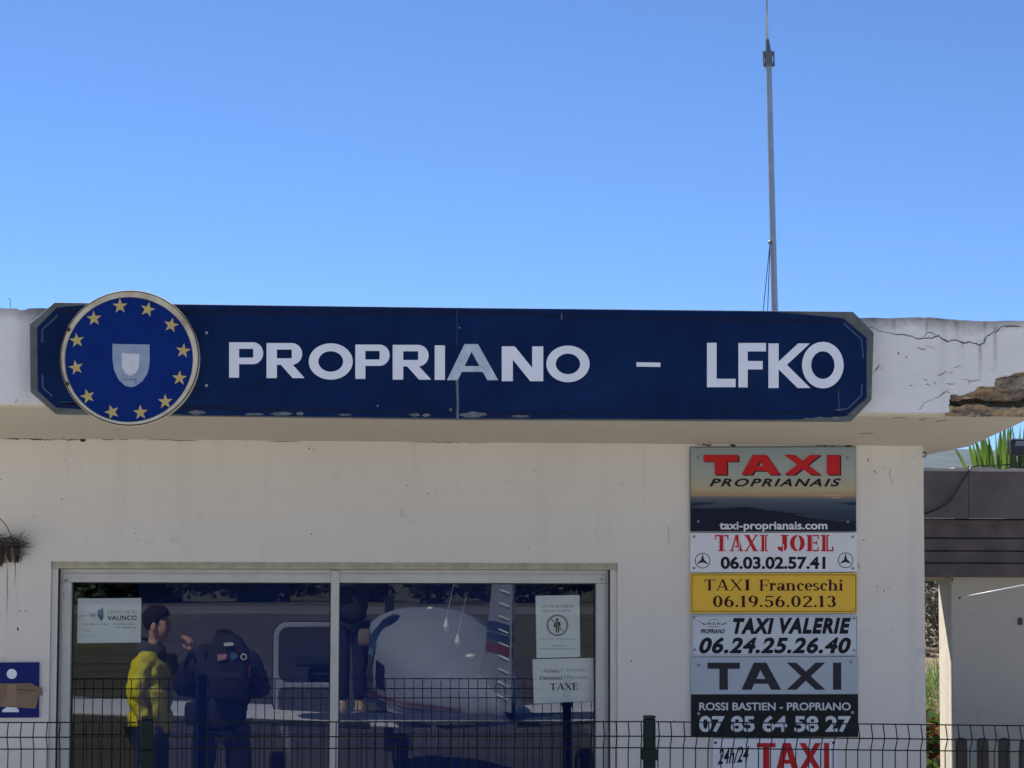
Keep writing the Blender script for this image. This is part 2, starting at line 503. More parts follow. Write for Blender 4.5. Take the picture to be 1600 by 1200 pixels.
        P += E(W / 2, V / 2, V / 2, V / 2, 0, 360, V / 2, V / 2, 14)
    elif ch == '/':
        W = 0.35
        P += D(.05, -.05, .32, 1.05, thin)
    else:
        xh = .68
        if ch == 'n' or ch == 'h' or ch == 'm' or ch == 'r':
            x = V / 2 + .07; top = 1.02 if ch == 'h' else xh
            P += D(x, 0, x, top, V) + foot(x) + head(x - .05, V / 2 + .03, top)
            a = .19
            if ch == 'r':
                W = .5; P += E(x + .2, xh - .2, .2, .2, 60, 180, V * .8, h) + E(W - .09, xh - .1, .09, .09, 0, 360, .09, .09, 12)
            else:
                W = x + V / 2
                for q in range(2 if ch == 'm' else 1):
                    c = x + a + q * (2 * a)
                    P += E(c + .02, xh - .2, a + V * .32, .2, 0, 140, V, h) + D(x + (q + 1) * 2 * a, 0, x + (q + 1) * 2 * a, xh - .19, V) + foot(x + (q + 1) * 2 * a)
                    W = x + (q + 1) * 2 * a + V / 2 + .09
        elif ch == 'i':
            x = V / 2 + .07; W = V + .16
            P += D(x, 0, x, xh, V) + foot(x) + head(x - .05, V / 2 + .03, xh) + E(x, .9, V * .6, V * .6, 0, 360, V * .6, V * .6, 14)
        elif ch == 'o':
            W = .58; P += E(W / 2, xh / 2, W / 2, xh / 2 + .01, 0, 360, V, h, 30)
        elif ch == 'c':
            W = .52; P += E(W / 2 + .02, xh / 2, W / 2, xh / 2 + .01, 55, 310, V, h, 26) + E(W - .1, xh - .14, .09, .09, 0, 360, .09, .09, 12)
        elif ch == 'e':
            W = .54; P += E(W / 2, xh / 2, W / 2, xh / 2 + .01, 0, 318, V, h, 28) + H(V * .5, W - V * .4, xh * .53, h)
        elif ch == 'a':
            W = .58; x = W - V / 2 - .05
            P += D(x, .05, x, xh - .18, V) + E(W / 2 - .02, xh - .2, W / 2 - .03, .2, 0, 160, V, h) + E(W / 2 - .06, .2, W / 2 - .06, .21, 20, 380, V, h, 26) + H(x, W + .03, .04, h)
        elif ch == 's':
            W = .44; P += E(W / 2, xh * .74, W / 2, xh * .27, 25, 270, V * .9, h) + E(W / 2, xh * .265, W / 2, xh * .275, -160, 92, V * .9, h)
        elif ch == 't':
            W = .38; P += D(.17, .08, .17, .9, V) + H(0, W, xh - h / 2, h) + E(.3, .12, .22, .13, 180, 300, V, h)
        elif ch == 'f':
            W = .42; P += D(.17, 0, .17, .85, V) + H(0, W - .04, xh - h / 2, h) + E(.33, .82, .16 + V / 2, .2, 30, 180, V, h) + foot(.17)
        elif ch == 'v' or ch == 'y':
            W = .56
            P += D(W / 2, 0, V / 2 + .02, xh, V) + D(W / 2, 0, W - thin / 2 - .02, xh, thin) + head(V / 2 + .02, V / 2 + .06, xh) + head(W - thin / 2 - .02, .11, xh)
            if ch == 'y': P += D(W / 2 - .14, -.28, W / 2 + .02, .06, thin) + E(W / 2 - .17, -.24, .08, .08, 0, 360, .08, .08, 12)
        else:
            W = .3
    return P, W

def strokes(text, V, h, S=0.0, k=1.0, gap=0.1, space=0.35):
    x = 0; vs, fs = [], []
    lift = []
    for ch in text:
        if ch == ' ':
            x += space; continue
        P, W = glyph(ch, V, h, S, k)
        for i, q in enumerate(P):
            n = len(vs)
            vs += [(p[0] + x, p[1]) for p in q]
            fs.append((n, n + 1, n + 2, n + 3)); lift.append(i)
        x += W + gap
    return vs, fs, lift

def Z(ox, oy, s):
    """pixel of an enlarged view -> pixel of the photograph"""
    return lambda x, y: (ox + x / s, oy + y / s)

def letters(mb, data, zf, x0, y0, x1, y1, Y, mi=0, dy=0.0, shear=0.0):
    """fit lettering into the box (x0 left, y0 top, x1 right, y1 bottom) of an enlarged view, on the plane y = Y"""
    vs, fs = data[0], data[1]
    lift = data[2] if len(data) > 2 else None
    xs = [v[0] for v in vs]; ys = [v[1] for v in vs]
    ax, bx, ay, by = min(xs), max(xs), min(ys), max(ys)
    out = []
    for v in vs:
        u = (v[0] - ax) / max(bx - ax, 1e-6); t = (v[1] - ay) / (by - ay)
        px = x0 + (x1 - x0) * u + shear * (t - .5)
        py = y1 + (y0 - y1) * t + dy * u
        out.append(at(*zf(px, py), Y))
    k = len(mb.v)
    if lift is not None:
        for f, q in zip(fs, lift):
            for i in f: out[i] = out[i] - Vector((0, 0.00003 * q, 0))
    mb.v += [tuple(p) for p in out]
    for f in fs:
        # keep the front of every face towards the camera
        a, b, c = (out[f[0]], out[f[1]], out[f[2]])
        nrm = (b - a).cross(c - a)
        g = tuple(k + i for i in f)
        mb.f.append(g if nrm.y < 0 else g[::-1]); mb.mi.append(mi)

def zpoly(zf, pts, Y):
    return [(p.x, p.z) for p in (at(*zf(x, y), Y) for x, y in pts)]

# ------------------------------------------------------------------ ground
G_ASPH = mat('apron asphalt', (0.058, 0.052, 0.044), 0.9, var=0.3, vscale=0.7, bump=0.4, bscale=90, col2=(0.036, 0.033, 0.028), c2scale=0.25)
G_GRASS = mat('dry field grass', (0.052, 0.055, 0.026), 0.95, var=0.35, vscale=0.15, bump=0.6, bscale=8, col2=(0.075, 0.066, 0.04), c2scale=0.06, bdist=0.1)
G_RUN = mat('runway asphalt', (0.11, 0.107, 0.10), 0.9, var=0.2, vscale=0.2)
G_LINE = mat('white paint line', (0.62, 0.62, 0.60), 0.8, var=0.15, vscale=3)

def sheet(name, x0, x1, y0, y1, z, m_, n=1):
    mb = MB()
    mb.add([(x0, y0, z), (x1, y0, z), (x1, y1, z), (x0, y1, z)], [(0, 1, 2, 3)])
    o = mb.build(name, m_)
    return tag(o, kind='structure')

sheet('ground', -6000, 6000, -6000, 6000, 0.0, G_GRASS)
sheet('apron', -40, 40, -42, -14.2, 0.006, G_ASPH)
sheet('bounce_ground', -30, 30, -14.195, 1.0, 0.010, mat('pale bounce ground', (0.46, 0.435, 0.40), .9, var=.15, vscale=1.5, bump=.3))  # pale ground out of view, added to bounce sunlight onto the facade
sheet('taxiway', -6, 2, -98, -42.2, 0.008, G_ASPH)
sheet('runway', -600, 600, -118, -98.2, 0.012, G_RUN)
for nm, (a, b, c, d) in {'runway_edge_line': (-600, 600, -99.5, -99.2)}.items():
    sheet(nm, a, b, c, d, 0.018, G_LINE)

# ------------------------------------------------------------------ the building
EAVE = -1.2
lin_y = lambda a, b: (lambda x: a + b * x)
fas_top, fas_bot, joint = lin_y(481, 0.0119), lin_y(630, 0.0101), lin_y(685, 0.0083)
PXL = -900.0
PXE = 1625.0
X_L = at(PXL, 600, EAVE).x
building = thing('airfield_building', 'low cream rendered airfield building with thick white roof edge and wide sliding window', 'building', (0, 0, 0))
Xc = at(1443.5, 800, 0).x
op_l, op_r = at(78, 1000, 0).x, at(965, 1000, 0).x
op_t = at(520, 878.5, 0).z
zjl, zjr = at(PXL, joint(PXL), 0).z, at(1440, joint(1440), 0).z
zj = at(700, joint(700), 0).z
XW = X_L
wall = MB()
wall.box(XW, op_l, 0, 0.25, -0.1, zj + .12)
wall.box(op_r, Xc, 0, 0.25, -0.1, zj + .12)
wall.box(op_l, op_r, 0, 0.25, op_t, zj + .12)
wall.box(Xc - .2, Xc, 0.25, 3.3, -0.1, zj + .1)
wall.box(XW, Xc, 3.3, 3.5, -0.1, zj + .1)
wall.box(XW, XW + .2, 0.25, 3.3, -0.1, zj + .1)
wall.build('wall', STUCCO, building)
# roof slab: solid core, and a painted skin on the front that has broken away at one corner
ft_l, ft_r = at(PXL, fas_top(PXL), EAVE), at(PXE, fas_top(PXE), EAVE)
fb_l, fb_r = at(PXL, fas_bot(PXL), EAVE), at(PXE, fas_bot(PXE), EAVE)
SK = 0.14
sk_y = EAVE + SK
def sof(x, y):   # height of the underside
    t = (x - fb_l.x) / (fb_r.x - fb_l.x)
    zf = fb_l.z + (fb_r.z - fb_l.z) * t
    zw = zjl + (at(1500, joint(1500), 0).z - zjl) * t
    k = min(1.0, (y - EAVE) / (0 - EAVE))
    return zf + (zw - zf) * k
def topz(x):
    t = (x - fb_l.x) / (fb_r.x - fb_l.x)
    return ft_l.z + (ft_r.z - ft_l.z) * t
xl, xr = fb_l.x, fb_r.x
slab = MB()
xs_ = list(np.linspace(xl, xr, 14))
ys_ = [sk_y, -0.6, 0.0, 3.6]
k = len(slab.v)
for y in ys_:
    for x in xs_: slab.v.append((x, y, sof(x, y)))
for y in ys_:
    for x in xs_: slab.v.append((x, y, topz(x) - (0.015 if y < 3 else 0)))
nx = len(xs_); nyy = len(ys_); o_ = nx * nyy
for j in range(nyy - 1):
    for i in range(nx - 1):
        a = j * nx + i
        slab.f.append((a, a + nx, a + nx + 1, a + 1)); slab.mi.append(0)
        b = o_ + a
        slab.f.append((b, b + 1, b + nx + 1, b + nx)); slab.mi.append(1)
for i in range(nx - 1):
    slab.f.append((i, i + 1, o_ + i + 1, o_ + i)); slab.mi.append(0)
    a = (nyy - 1) * nx + i
    slab.f.append((a + 1, a, o_ + a, o_ + a + 1)); slab.mi.append(0)
for j in range(nyy - 1):
    a = j * nx
    slab.f.append((a + nx, a, o_ + a, o_ + a + nx)); slab.mi.append(0)
    a = j * nx + nx - 1
    slab.f.append((a, a + nx, o_ + a + nx, o_ + a)); slab.mi.append(0)
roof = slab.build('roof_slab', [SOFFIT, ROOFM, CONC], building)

z7 = Z(1340, 480, 4.285)
def zx(pts, Y=EAVE): return [tuple((p.x, p.z)) for p in (at(*z7(x, y), Y) for x, y in pts)]
def jag(pts, amp, sub=4):
    out = []
    for (a, b), (c, d) in zip(pts[:-1], pts[1:]):
        for i in range(sub):
            t = i / sub
            e = amp if i else 0
            out.append((a + (c - a) * t + random.uniform(-e, e), b + (d - b) * t + random.uniform(-e, e)))
    out.append(pts[-1])
    return out
brk = [(612, 704), (616, 645), (619, 586), (650, 582), (690, 590), (740, 575), (780, 560), (800, 535), (830, 525), (915, 530), (918, 490), (940, 470), (980, 460), (1020, 460), (1060, 435), (1114, 432), (1160, 415), (1225, 405)]
# top edge of the fascia, uneven at the right where the coat has crumbled
top_r = [(15, 72), (100, 70), (200, 74), (300, 70), (375, 67), (430, 70), (480, 68), (560, 75), (650, 82), (700, 88), (800, 92), (880, 93), (960, 92), (1040, 90), (1114, 92), (1225, 94)]
poly = [(fb_l.x, fb_l.z), (at(40, fas_bot(40), EAVE).x, at(40, fas_bot(40), EAVE).z)]
poly += zx([(400, 704)]) + zx(jag(brk, 6, 5))
poly += zx(jag(top_r[::-1], 2.0))
poly += [(at(1200, fas_top(1200), EAVE).x, at(1200, fas_top(1200), EAVE).z)]
for px in (800, 400): poly.append((at(px, fas_top(px), EAVE).x, at(px, fas_top(px), EAVE).z))
for px, py in jag([(60, 481.5), (44, 482), (40, 484), (30, 484.5), (26, 482), (0, 481), (-60, 480)], 0.5): poly.append((at(px, py, EAVE).x, at(px, py, EAVE).z))
poly += [(ft_l.x, ft_l.z)]
sk = MB(); sk.prism(poly, EAVE, sk_y - .001)
sk.build('fascia', FASCIA, building)
# broken concrete showing in the missing corner
sp = MB()
ex0, ex1 = at(1478, 600, EAVE).x, xr - .004
nxg, nzg = 110, 60
kk = 0
for j in range(nzg + 1):
    for i in range(nxg + 1):
        x = ex0 + (ex1 - ex0) * i / nxg
        zb = sof(x, sk_y) - 0.004
        zt = at(1500, 560, EAVE).z
        t = j / nzg
        z = zb + (zt - zb) * t
        nz_ = noise.fractal(Vector((x * 11, z * 22, 1.3)), 1.0, 2.0, 6)
        wob = .020 * noise.fractal(Vector((x * 7, 3.1, 0)), 1.0, 2.0, 4)
        zc = at(1540, 627, EAVE).z + wob          # the deep split between two layers
        dz = z - zc
        if dz > .008: dep = .045 + .02 * min(1, dz / .05)
        elif dz > -.016: dep = .125
        else: dep = .018 + .25 * max(0, -dz - .06)
        y = EAVE + dep + nz_ * .028 + .010 * noise.noise(Vector((x * 60, z * 70, 4)))
        sp.v.append((x, max(EAVE + .004, min(y, sk_y - .003)), z + 0.005 * nz_))
for j in range(nzg):
    for i in range(nxg):
        a = j * (nxg + 1) + i
        sp.f.append((a, a + 1, a + nxg + 2, a + nxg + 1)); sp.mi.append(0 if j / nzg < .5 else 1)
sp.build('broken_concrete', [CONC, mat('broken plaster', (0.25, 0.215, 0.175), .95, var=.35, vscale=12, bump=.8, bscale=50, col2=(.27, .22, .16), c2scale=5, bdist=.02)], building, smooth=False)
# cracks: thin open gaps in the paint
def ribbon(mb, pts, w, Y, mi=0, zf=z7):
    pts = jag(pts, w * 1.5, 5)
    L, Rr = [], []
    n = len(pts)
    for i, (x, y) in enumerate(pts):
        a = pts[max(i - 1, 0)]; b = pts[min(i + 1, n - 1)]
        dx, dy = b[0] - a[0], b[1] - a[1]
        q = math.hypot(dx, dy) or 1
        ww = w * (0.25 + 0.75 * math.sin(math.pi * (i + .6) / (n + .2))) * random.uniform(.6, 1.3)
        L.append((x - dy / q * ww, y + dx / q * ww)); Rr.append((x + dy / q * ww, y - dx / q * ww))
    A = [at(*zf(*p), Y) for p in L]; B = [at(*zf(*p), Y) for p in Rr]
    k = len(mb.v)
    mb.v += [tuple(p) for p in A] + [tuple(p) for p in B]
    for i in range(n - 1):
        mb.f.append((k + i, k + i + 1, k + n + i + 1, k + n + i)); mb.mi.append(mi)
ck = MB()
cy = EAVE - .0015
for pts, ww in (([(75, 130), (110, 140), (180, 168), (260, 185), (330, 190), (400, 208), (460, 208), (510, 203), (540, 188), (570, 215), (600, 230), (660, 220), (710, 238), (760, 235), (815, 255), (845, 245), (855, 205), (890, 180), (930, 160), (968, 128), (1010, 132), (1060, 128), (1110, 132)], 3.8),
               ([(430, 208), (450, 190), (465, 170), (500, 170), (520, 185), (530, 192)], 2.0),
               ([(108, 438), (130, 412), (150, 382)], 3.0),
               ([(515, 612), (545, 600), (575, 575), (608, 548)], 2.2)):
    ck = MB(); ribbon(ck, pts, ww, cy); ck.build('crack', CRACK, building)
ck = MB()
for pts, ww in (([(460, 168), (463, 130), (466, 84)], 1.6), ([(700, 238), (703, 274)], 1.6), ([(400, 690), (420, 680), (450, 638), (515, 614)], 1.5),
               ([(395, 272), (430, 282), (455, 283)], 3.0), ([(695, 482), (740, 488), (750, 497), (800, 492), (820, 488)], 2.6), ([(735, 515), (760, 497)], 1.6),
               ([(455, 260), (480, 265), (520, 276)], 1.5), ([(440, 485), (468, 487)], 3), ([(460, 518), (485, 523)], 3.5), ([(515, 500), (527, 520)], 2.5),
               ([(590, 512), (620, 516), (650, 514)], 2), ([(640, 408), (670, 396), (705, 394)], 1.6), ([(535, 455), (560, 450), (580, 440), (595, 425)], 3), ([(272, 305), (278, 318)], 4), ([(325, 325), (333, 345)], 3),
               ([(350, 521), (366, 524)], 3), ([(605, 440), (645, 438)], 1.6), ([(890, 400), (905, 425)], 1.4), ([(330, 128), (300, 70)], 1.0), ([(590, 565), (625, 575)], 2),
               ([(980, 132), (1000, 122), (1050, 126), (1085, 130)], 3.5)):
    ck = MB(); ribbon(ck, pts, ww, cy); ck.build('crack', CRACKL, building)
sc_ = Z(0, 0, 1)
for pts, ww in (([(24, 630), (26, 624)], .5), ([(100, 628), (108, 622)], .4)):
    ck = MB(); ribbon(ck, pts, ww, cy, zf=sc_); ck.build('crack', CRACKL, building)
# open joint between wall and slab, with little losses
jk = MB()
def joint_bits(x0, x1, w):
    ribbon(jk, [(x, joint(x) + 0.6 + random.uniform(-.8, .8)) for x in np.linspace(x0, x1, max(3, int((x1 - x0) / 14)))], w, -0.0016, zf=sc_)
for a, b, ww in ((0, 92, .9), (14, 34, 1.3), (92, 130, 0.7), (126, 132, 2.2), (150, 200, .7), (230, 310, .5), (420, 470, .4), (640, 760, .45), (1090, 1112, 1.6), (1140, 1150, 1.8), (1275, 1302, 1.3), (1322, 1330, 2)):
    joint_bits(a, b, ww)
for pts, ww in (([(1345, 845), (1352, 842)], .4), ([(1341, 880), (1343, 890)], .4), ([(1044, 822), (1046, 850)], .3), ([(28, 980), (29, 985)], 1.2), ([(12, 880), (11, 960)], .35), ([(1356, 716), (1357, 722)], .8), ([(1392, 730), (1390, 742), (1394, 758)], .3), ([(1366, 735), (1368, 739)], .8)):
    ribbon(jk, pts, ww, -0.0016, zf=sc_)
jk.build('crack', CRACK, building)
def pp0(pts, Y): return [(p.x, p.z) for p in (at(x, y, Y) for x, y in pts)]
def stain_mat(name, col, amt):
    mt = bpy.data.materials.new(name); mt.use_nodes = True
    n = mt.node_tree.nodes; l = mt.node_tree.links
    b = n['Principled BSDF']; b.inputs['Base Color'].default_value = (*col, 1); b.inputs['Roughness'].default_value = .9
    tr = n.new('ShaderNodeBsdfTransparent'); ms = n.new('ShaderNodeMixShader')
    tc = n.new('ShaderNodeTexCoord'); sx = n.new('ShaderNodeSeparateXYZ'); l.new(tc.outputs['Generated'], sx.inputs[0])
    def mth(op, a, b_):
        q = n.new('ShaderNodeMath'); q.operation = op; q.use_clamp = op == 'MULTIPLY'
        for i, x in enumerate((a, b_)):
            if isinstance(x, (int, float)): q.inputs[i].default_value = x
            else: l.new(x, q.inputs[i])
        return q.outputs[0]
    wx = mth('SUBTRACT', 1.0, mth('MULTIPLY', mth('ABSOLUTE', mth('SUBTRACT', sx.outputs[0], .5), 0), 2.0))
    nz = n.new('ShaderNodeTexNoise'); nz.inputs['Scale'].default_value = 45; nz.inputs['Detail'].default_value = 6; l.new(tc.outputs['Object'], nz.inputs['Vector'])
    f = mth('MULTIPLY', mth('MULTIPLY', wx, mth('POWER', sx.outputs[2], .8)), mth('MULTIPLY', nz.outputs[0], amt))
    l.new(f, ms.inputs[0]); l.new(tr.outputs[0], ms.inputs[1]); l.new(b.outputs[0], ms.inputs[2]); l.new(ms.outputs[0], n['Material Output'].inputs[0])
    return mt
RUN = stain_mat('rusty run mark', (0.17, 0.115, 0.07), .6)
for x0, x1, y0, y1 in ((635, 690, 92, 225), (805, 838, 255, 500), (225, 262, 84, 172), (835, 870, 95, 200), (905, 940, 130, 460)):
    st_ = MB(); st_.flat(zpoly(z7, [(x0, y0), (x1, y0), (x1, y1), (x0, y1)], EAVE - .0008), EAVE - .0008); st_.build('run_mark', RUN, building)
GRM = stain_mat('grey run mark', (0.34, 0.30, 0.24), .09)
for x0, x1, y0, y1 in ((100, 112, 687, 780), (330, 352, 689, 760), (640, 655, 691, 800), (880, 905, 692, 770), (1000, 1012, 693, 840), (1352, 1366, 697, 830), (1400, 1424, 697, 770), (1430, 1440, 700, 900), (8, 16, 900, 1020), (24, 30, 890, 980)):
    st_ = MB(); st_.flat(pp0([(x0, y0), (x1, y0), (x1, y1), (x0, y1)], -.0008), -.0008); st_.build('run_mark', GRM, building)
pk = MB()
for i in range(70):
    px, py = random.uniform(-30, 1440), random.uniform(700, 1150)
    if 60 < px < 985 and py > 865: continue
    if 1070 < px < 1345: continue
    p = at(px, py, -0.0013); r_ = random.uniform(.0015, .0045)
    pk.flat([(p.x + r_ * math.cos(t) * random.uniform(.6, 1.3), p.z + r_ * math.sin(t) * random.uniform(.6, 1.5)) for t in np.linspace(0, 2 * math.pi, 8)[:-1]], -0.0013)
pk.build('paint_chip', CRACKL, building)
# soffit marks
mk_ = MB()
for x0, y0, x1, y1, w_ in ((1343, 676, 1361, 670, .8), (1436, 655, 1444, 656, 1), (1462, 657, 1475, 655, .6), (1395, 652, 1412, 651, .5)):
    Ys = EAVE + (y0 - fas_bot(x0)) / (joint(x0) - fas_bot(x0)) * 1.2
    a = at(x0, y0, Ys); b = at(x1, y1, Ys)
    mk_.tube([Vector((a.x, Ys, sof(a.x, Ys) - .001)), Vector((b.x, Ys - .04, sof(b.x, Ys - .04) - .001))], .002, 5)
mk_.build('soffit_mark', CRACKL, building)
# little hook at the corner, wire on the roof edge
hk = MB()
c0 = at(1444, 710, -.012)
hk.tube([c0 + Vector((.009 * math.cos(t), 0, .011 * math.sin(t))) for t in np.linspace(-2.4, 2.4, 16)], .0028, 6)
hk.build('hook', BLACKP, building)
hk = MB()
p0 = at(16, 482, -1.0)
hk.tube([p0, p0 + Vector((0, 0, .035)), p0 + Vector((-.002, 0, .04)), p0 + Vector((-.008, 0, .043)), p0 + Vector((-.011, 0, .039))], .0012, 5)
hk.build('bent_wire', BLACKP, building)

# window
win = thing('window', None, None); win.parent = building
del_keys = [k_ for k_ in win.keys()]
for k_ in del_keys: del win[k_]
FR0, FR1 = 0.06, 0.19     # frame depth
fx0, fx1 = at(92, 1000, FR0).x, at(951, 1000, FR0).x
ftop = at(520, 889.5, FR0).z
def X(px, Y=FR0): return at(px, 1000, Y).x
def ZZ(py, Y=FR0): return at(520, py, Y).z
g_top = ZZ(910.5)
fr = MB()
fr.box(fx0, fx1, FR0, FR1, g_top, ftop)                      # head
fr.box(fx0, X(110), FR0, FR1, -.05, g_top)                      # left jamb
fr.box(X(932), fx1, FR0, FR1, -.05, g_top)
fr.box(X(516.5), X(529.5), FR0 - .012, FR1 - .02, -.05, ZZ(891))
fr.box(X(110), X(932), FR0, FR1, -.05, .12)
fr.build('frame', ALU, win, bevel=.004)
fl = MB()   # raised lips of the profile
zt_ = ZZ(896)
fl.box(fx0 + .004, X(516), FR0 - .006, FR0 - .0005, ZZ(899), ZZ(897))
fl.box(X(530), fx1 - .004, FR0 - .006, FR0 - .0005, ZZ(898.5), ZZ(896.5))
fl.box(fx0 + .012, fx0 + .017, FR0 - .006, FR0 - .0005, -.05, ftop - .03)
fl.box(fx1 - .022, fx1 - .017, FR0 - .006, FR0 - .0005, -.05, ftop - .03)
fl.build('frame_lip', ALU, win, bevel=.001)
tr = MB()
tr.box(op_l + .002, op_r - .002, 0.012, 0.2, ftop + .001, op_t - .0005)
tr.box(op_l + .002, op_r - .002, 0.006, 0.0118, ftop + .012, ftop + .018)
tr.build('lintel_trim', TRIM, win)
for a, b in ((op_l + .001, fx0 - .004), (fx1 + .004, op_r - .001)):
    jb = MB(); jb.box(a, b, 0.02, .2, -.05, ftop); jb.build('reveal', STUCCO, win)
gk = MB()
gk.box(fx0 - .004, fx0, .03, .2, -.05, ftop)
gk.box(fx1, fx1 + .004, .03, .2, -.05, ftop)
for a, b in ((X(110), X(516.5)), (X(529.5), X(932))):
    gk.box(a, a + .005, GLASS_Y - .02, GLASS_Y + .012, .12, g_top)
    gk.box(b - .005, b, GLASS_Y - .02, GLASS_Y + .012, .12, g_top)
    gk.box(a + .005, b - .005, GLASS_Y - .02, GLASS_Y + .012, g_top - .006, g_top)
gk.build('gasket', RUBBER, win)
for a, b in ((X(110), X(516.5)), (X(529.5), X(932))):
    gp = MB(); gp.box(a + .005, b - .005, GLASS_Y, GLASS_Y + .006, .12, g_top - .006)
    gp.build('pane', GLASS, win)
sc2 = MB()
for px, py in ((101, 907), (105, 906.5), (98, 919), (99, 928), (96, 1095), (940, 905), (90, 1148)):
    p = at(px, py, FR0 - .001); sc2.cyl_y((p.x, p.z), .005, FR0 - .004, FR0, 8)
sc2.build('rivet', SCREW, win)
# inside
inn = MB()
inn.box(XW + .25, Xc - .25, 3.0, 3.1, -.05, zj)
inn.box(XW + .25, Xc - .25, .3, 3.0, .0, .02)
inn.build('interior', DARKROOM, building)
cu = MB()  # blue sheet added to lay a blue veil over the reflections
cx0, cx1 = X(214, .5), X(985, .5)
n_ = 240
k = 0
for i in range(n_ + 1):
    x = cx0 + (cx1 - cx0) * i / n_
    y = .55 + .010 * math.sin(i * .21) + .006 * math.sin(i * .13 + 1)
    cu.v += [(x, y, .1), (x, y, zj - .05)]
for i in range(n_):
    cu.f.append((2 * i, 2 * i + 2, 2 * i + 3, 2 * i + 1)); cu.mi.append(0)
tag(cu.build('veil', VEIL, smooth=True), 'dark navy blue curtain added inside behind the window glass', 'veil')

# ------------------------------------------------------------------ paper notices behind the glass
PY = GLASS_Y + .012
z5b, z6b = Z(60, 860, 6.154), Z(800, 900, 5.456)
def paper(name, label, zf, quad):
    pm = MB(); c = zpoly(zf, quad, PY)
    pm.prism(c, PY, PY + .0012)
    xs = [p[0] for p in c]; zs = [p[1] for p in c]
    root = thing(name, label, 'notice', (sum(xs) / 4, PY, min(zs)), 'paper notices stuck behind the window glass')
    pm.build('sheet', PAPER, root)
    return root
TY = PY - .0006
def dashes(mb, zf, x0, x1, y, hgt, mi, dens=.75, seed=0):
    rr = random.Random(seed); x = x0
    while x < x1:
        wd = rr.uniform(4, 11)
        if rr.random() < dens:
            mb.flat(zpoly(zf, [(x, y), (min(x + wd, x1), y), (min(x + wd, x1), y + hgt), (x, y + hgt)], TY), TY, mi)
        x += wd + rr.uniform(2, 5)
p1 = paper('paper_notice', 'landscape paper notice with teal island logo, behind the top left corner of the glass', z5b, [(378, 462), (990, 458), (985, 885), (372, 893)])
mb = MB()
letters(mb, _fontmesh('AÉROCLUB DU', .012, 0, 1.15), z5b, 665, 566, 948, 606, TY, 1)
letters(mb, _fontmesh('VALINCO', .03, 0, 1.1), z5b, 665, 627, 946, 672, TY, 0, dy=-2)
dashes(mb, z5b, 410, 940, 703, 14, 2, .8, 1)
dashes(mb, z5b, 735, 940, 736, 10, 1, .9, 2)
for j, (x1, q) in enumerate(((500, 760), (530, 775), (545, 805), (540, 825))): dashes(mb, z5b, 415, x1, q, 6, 2, .8, 5 + j)
mb.build('lettering', [INK, GREYINK, GREYINK2], p1)
mb = MB()
mb.flat(zpoly(z5b, [(612, 548), (620, 552), (622, 585), (628, 600), (626, 640), (616, 676), (605, 680), (596, 668), (580, 655), (578, 640), (565, 628), (572, 612), (566, 600), (570, 585), (582, 572), (604, 566)], TY), TY, 0)
mb.flat(zpoly(z5b, [(565, 600), (628, 606), (626, 615), (570, 609)], TY - .0002), TY - .0002, 1)
for a in ((395, 585, 555, 600), (395, 632, 545, 612), (500, 650, 560, 625), (530, 675, 570, 640)):
    mb.flat(zpoly(z5b, [(a[0], a[1]), (a[2], a[3]), (a[2], a[3] + 5), (a[0], a[1] + 3)], TY), TY, 1)
mb.flat(zpoly(z5b, [(500, 620), (515, 608), (540, 612), (548, 628), (530, 640), (508, 636)], TY), TY, 1)
mb.build('logo', [TEAL, GREYINK2], p1)
p2 = paper('paper_notice', 'upright paper notice with a crossed out walking figure in a circle', z6b, [(200, 168), (575, 163), (582, 690), (210, 700)])
mb = MB()
letters(mb, strokes('ACCES INTERDIT', .21, .07, .06, 1, .1), z6b, 245, 248, 527, 274, TY, 0, dy=-4)
letters(mb, strokes('SUR LE TARMAC', .21, .07, .06, 1, .1), z6b, 256, 288, 510, 310, TY, 0, dy=-4)
dashes(mb, z6b, 235, 548, 533, 8, 1, .9, 11)
dashes(mb, z6b, 338, 455, 590, 11, 1, .95, 12)
dashes(mb, z6b, 235, 555, 616, 11, 1, .95, 13)
mb.build('lettering', [GREYINK, GREYINK2], p2)
mb = MB()
cx, cyy = 387, 420
ring = lambda r, n=40: [(cx + r * math.cos(2 * math.pi * i / n), cyy + r * math.sin(2 * math.pi * i / n)) for i in range(n)]
ro, ri = ring(93), ring(77)
for i in range(40):
    j = (i + 1) % 40
    mb.flat(zpoly(z6b, [ro[i], ro[j], ri[j], ri[i]], TY), TY)
mb.flat(zpoly(z6b, [(330, 372), (338, 364), (444, 468), (436, 476)], TY - .0002), TY - .0002)
mb.flat(zpoly(z6b, [(cx - 3 + 13 * math.cos(t), 373 + 13 * math.sin(t)) for t in np.linspace(0, 6.1, 14)], TY), TY, 1)
mb.flat(zpoly(z6b, [(360, 392), (410, 390), (415, 432), (403, 432), (402, 484), (390, 484), (388, 436), (384, 436), (384, 484), (372, 484), (371, 434), (355, 434)], TY), TY, 1)
mb.build('pictogram', [GREYINK, INK], p2)
p3 = paper('paper_notice', 'landscape paper notice in bilingual serif lettering, lowest one by the right frame', z6b, [(175, 710), (700, 697), (710, 1065), (185, 1088)])
mb = MB()
sl = -9
letters(mb, strokes('Avions', .17, .07, .05, 1, .07), z6b, 258, 792, 405, 824, TY, 0, dy=-2)
letters(mb, strokes('Aircrafts', .09, .06, .04, 1, .07), z6b, 448, 786, 622, 816, TY, 1, dy=-3, shear=9)
letters(mb, strokes('/', .2, .06), z6b, 416, 785, 432, 818, TY, 1)
letters(mb, strokes('Paiement', .17, .07, .05, 1, .07), z6b, 236, 852, 432, 884, TY, 0, dy=-2)
letters(mb, strokes('Payment', .09, .06, .04, 1, .07), z6b, 468, 850, 648, 884, TY, 1, dy=-3, shear=9)
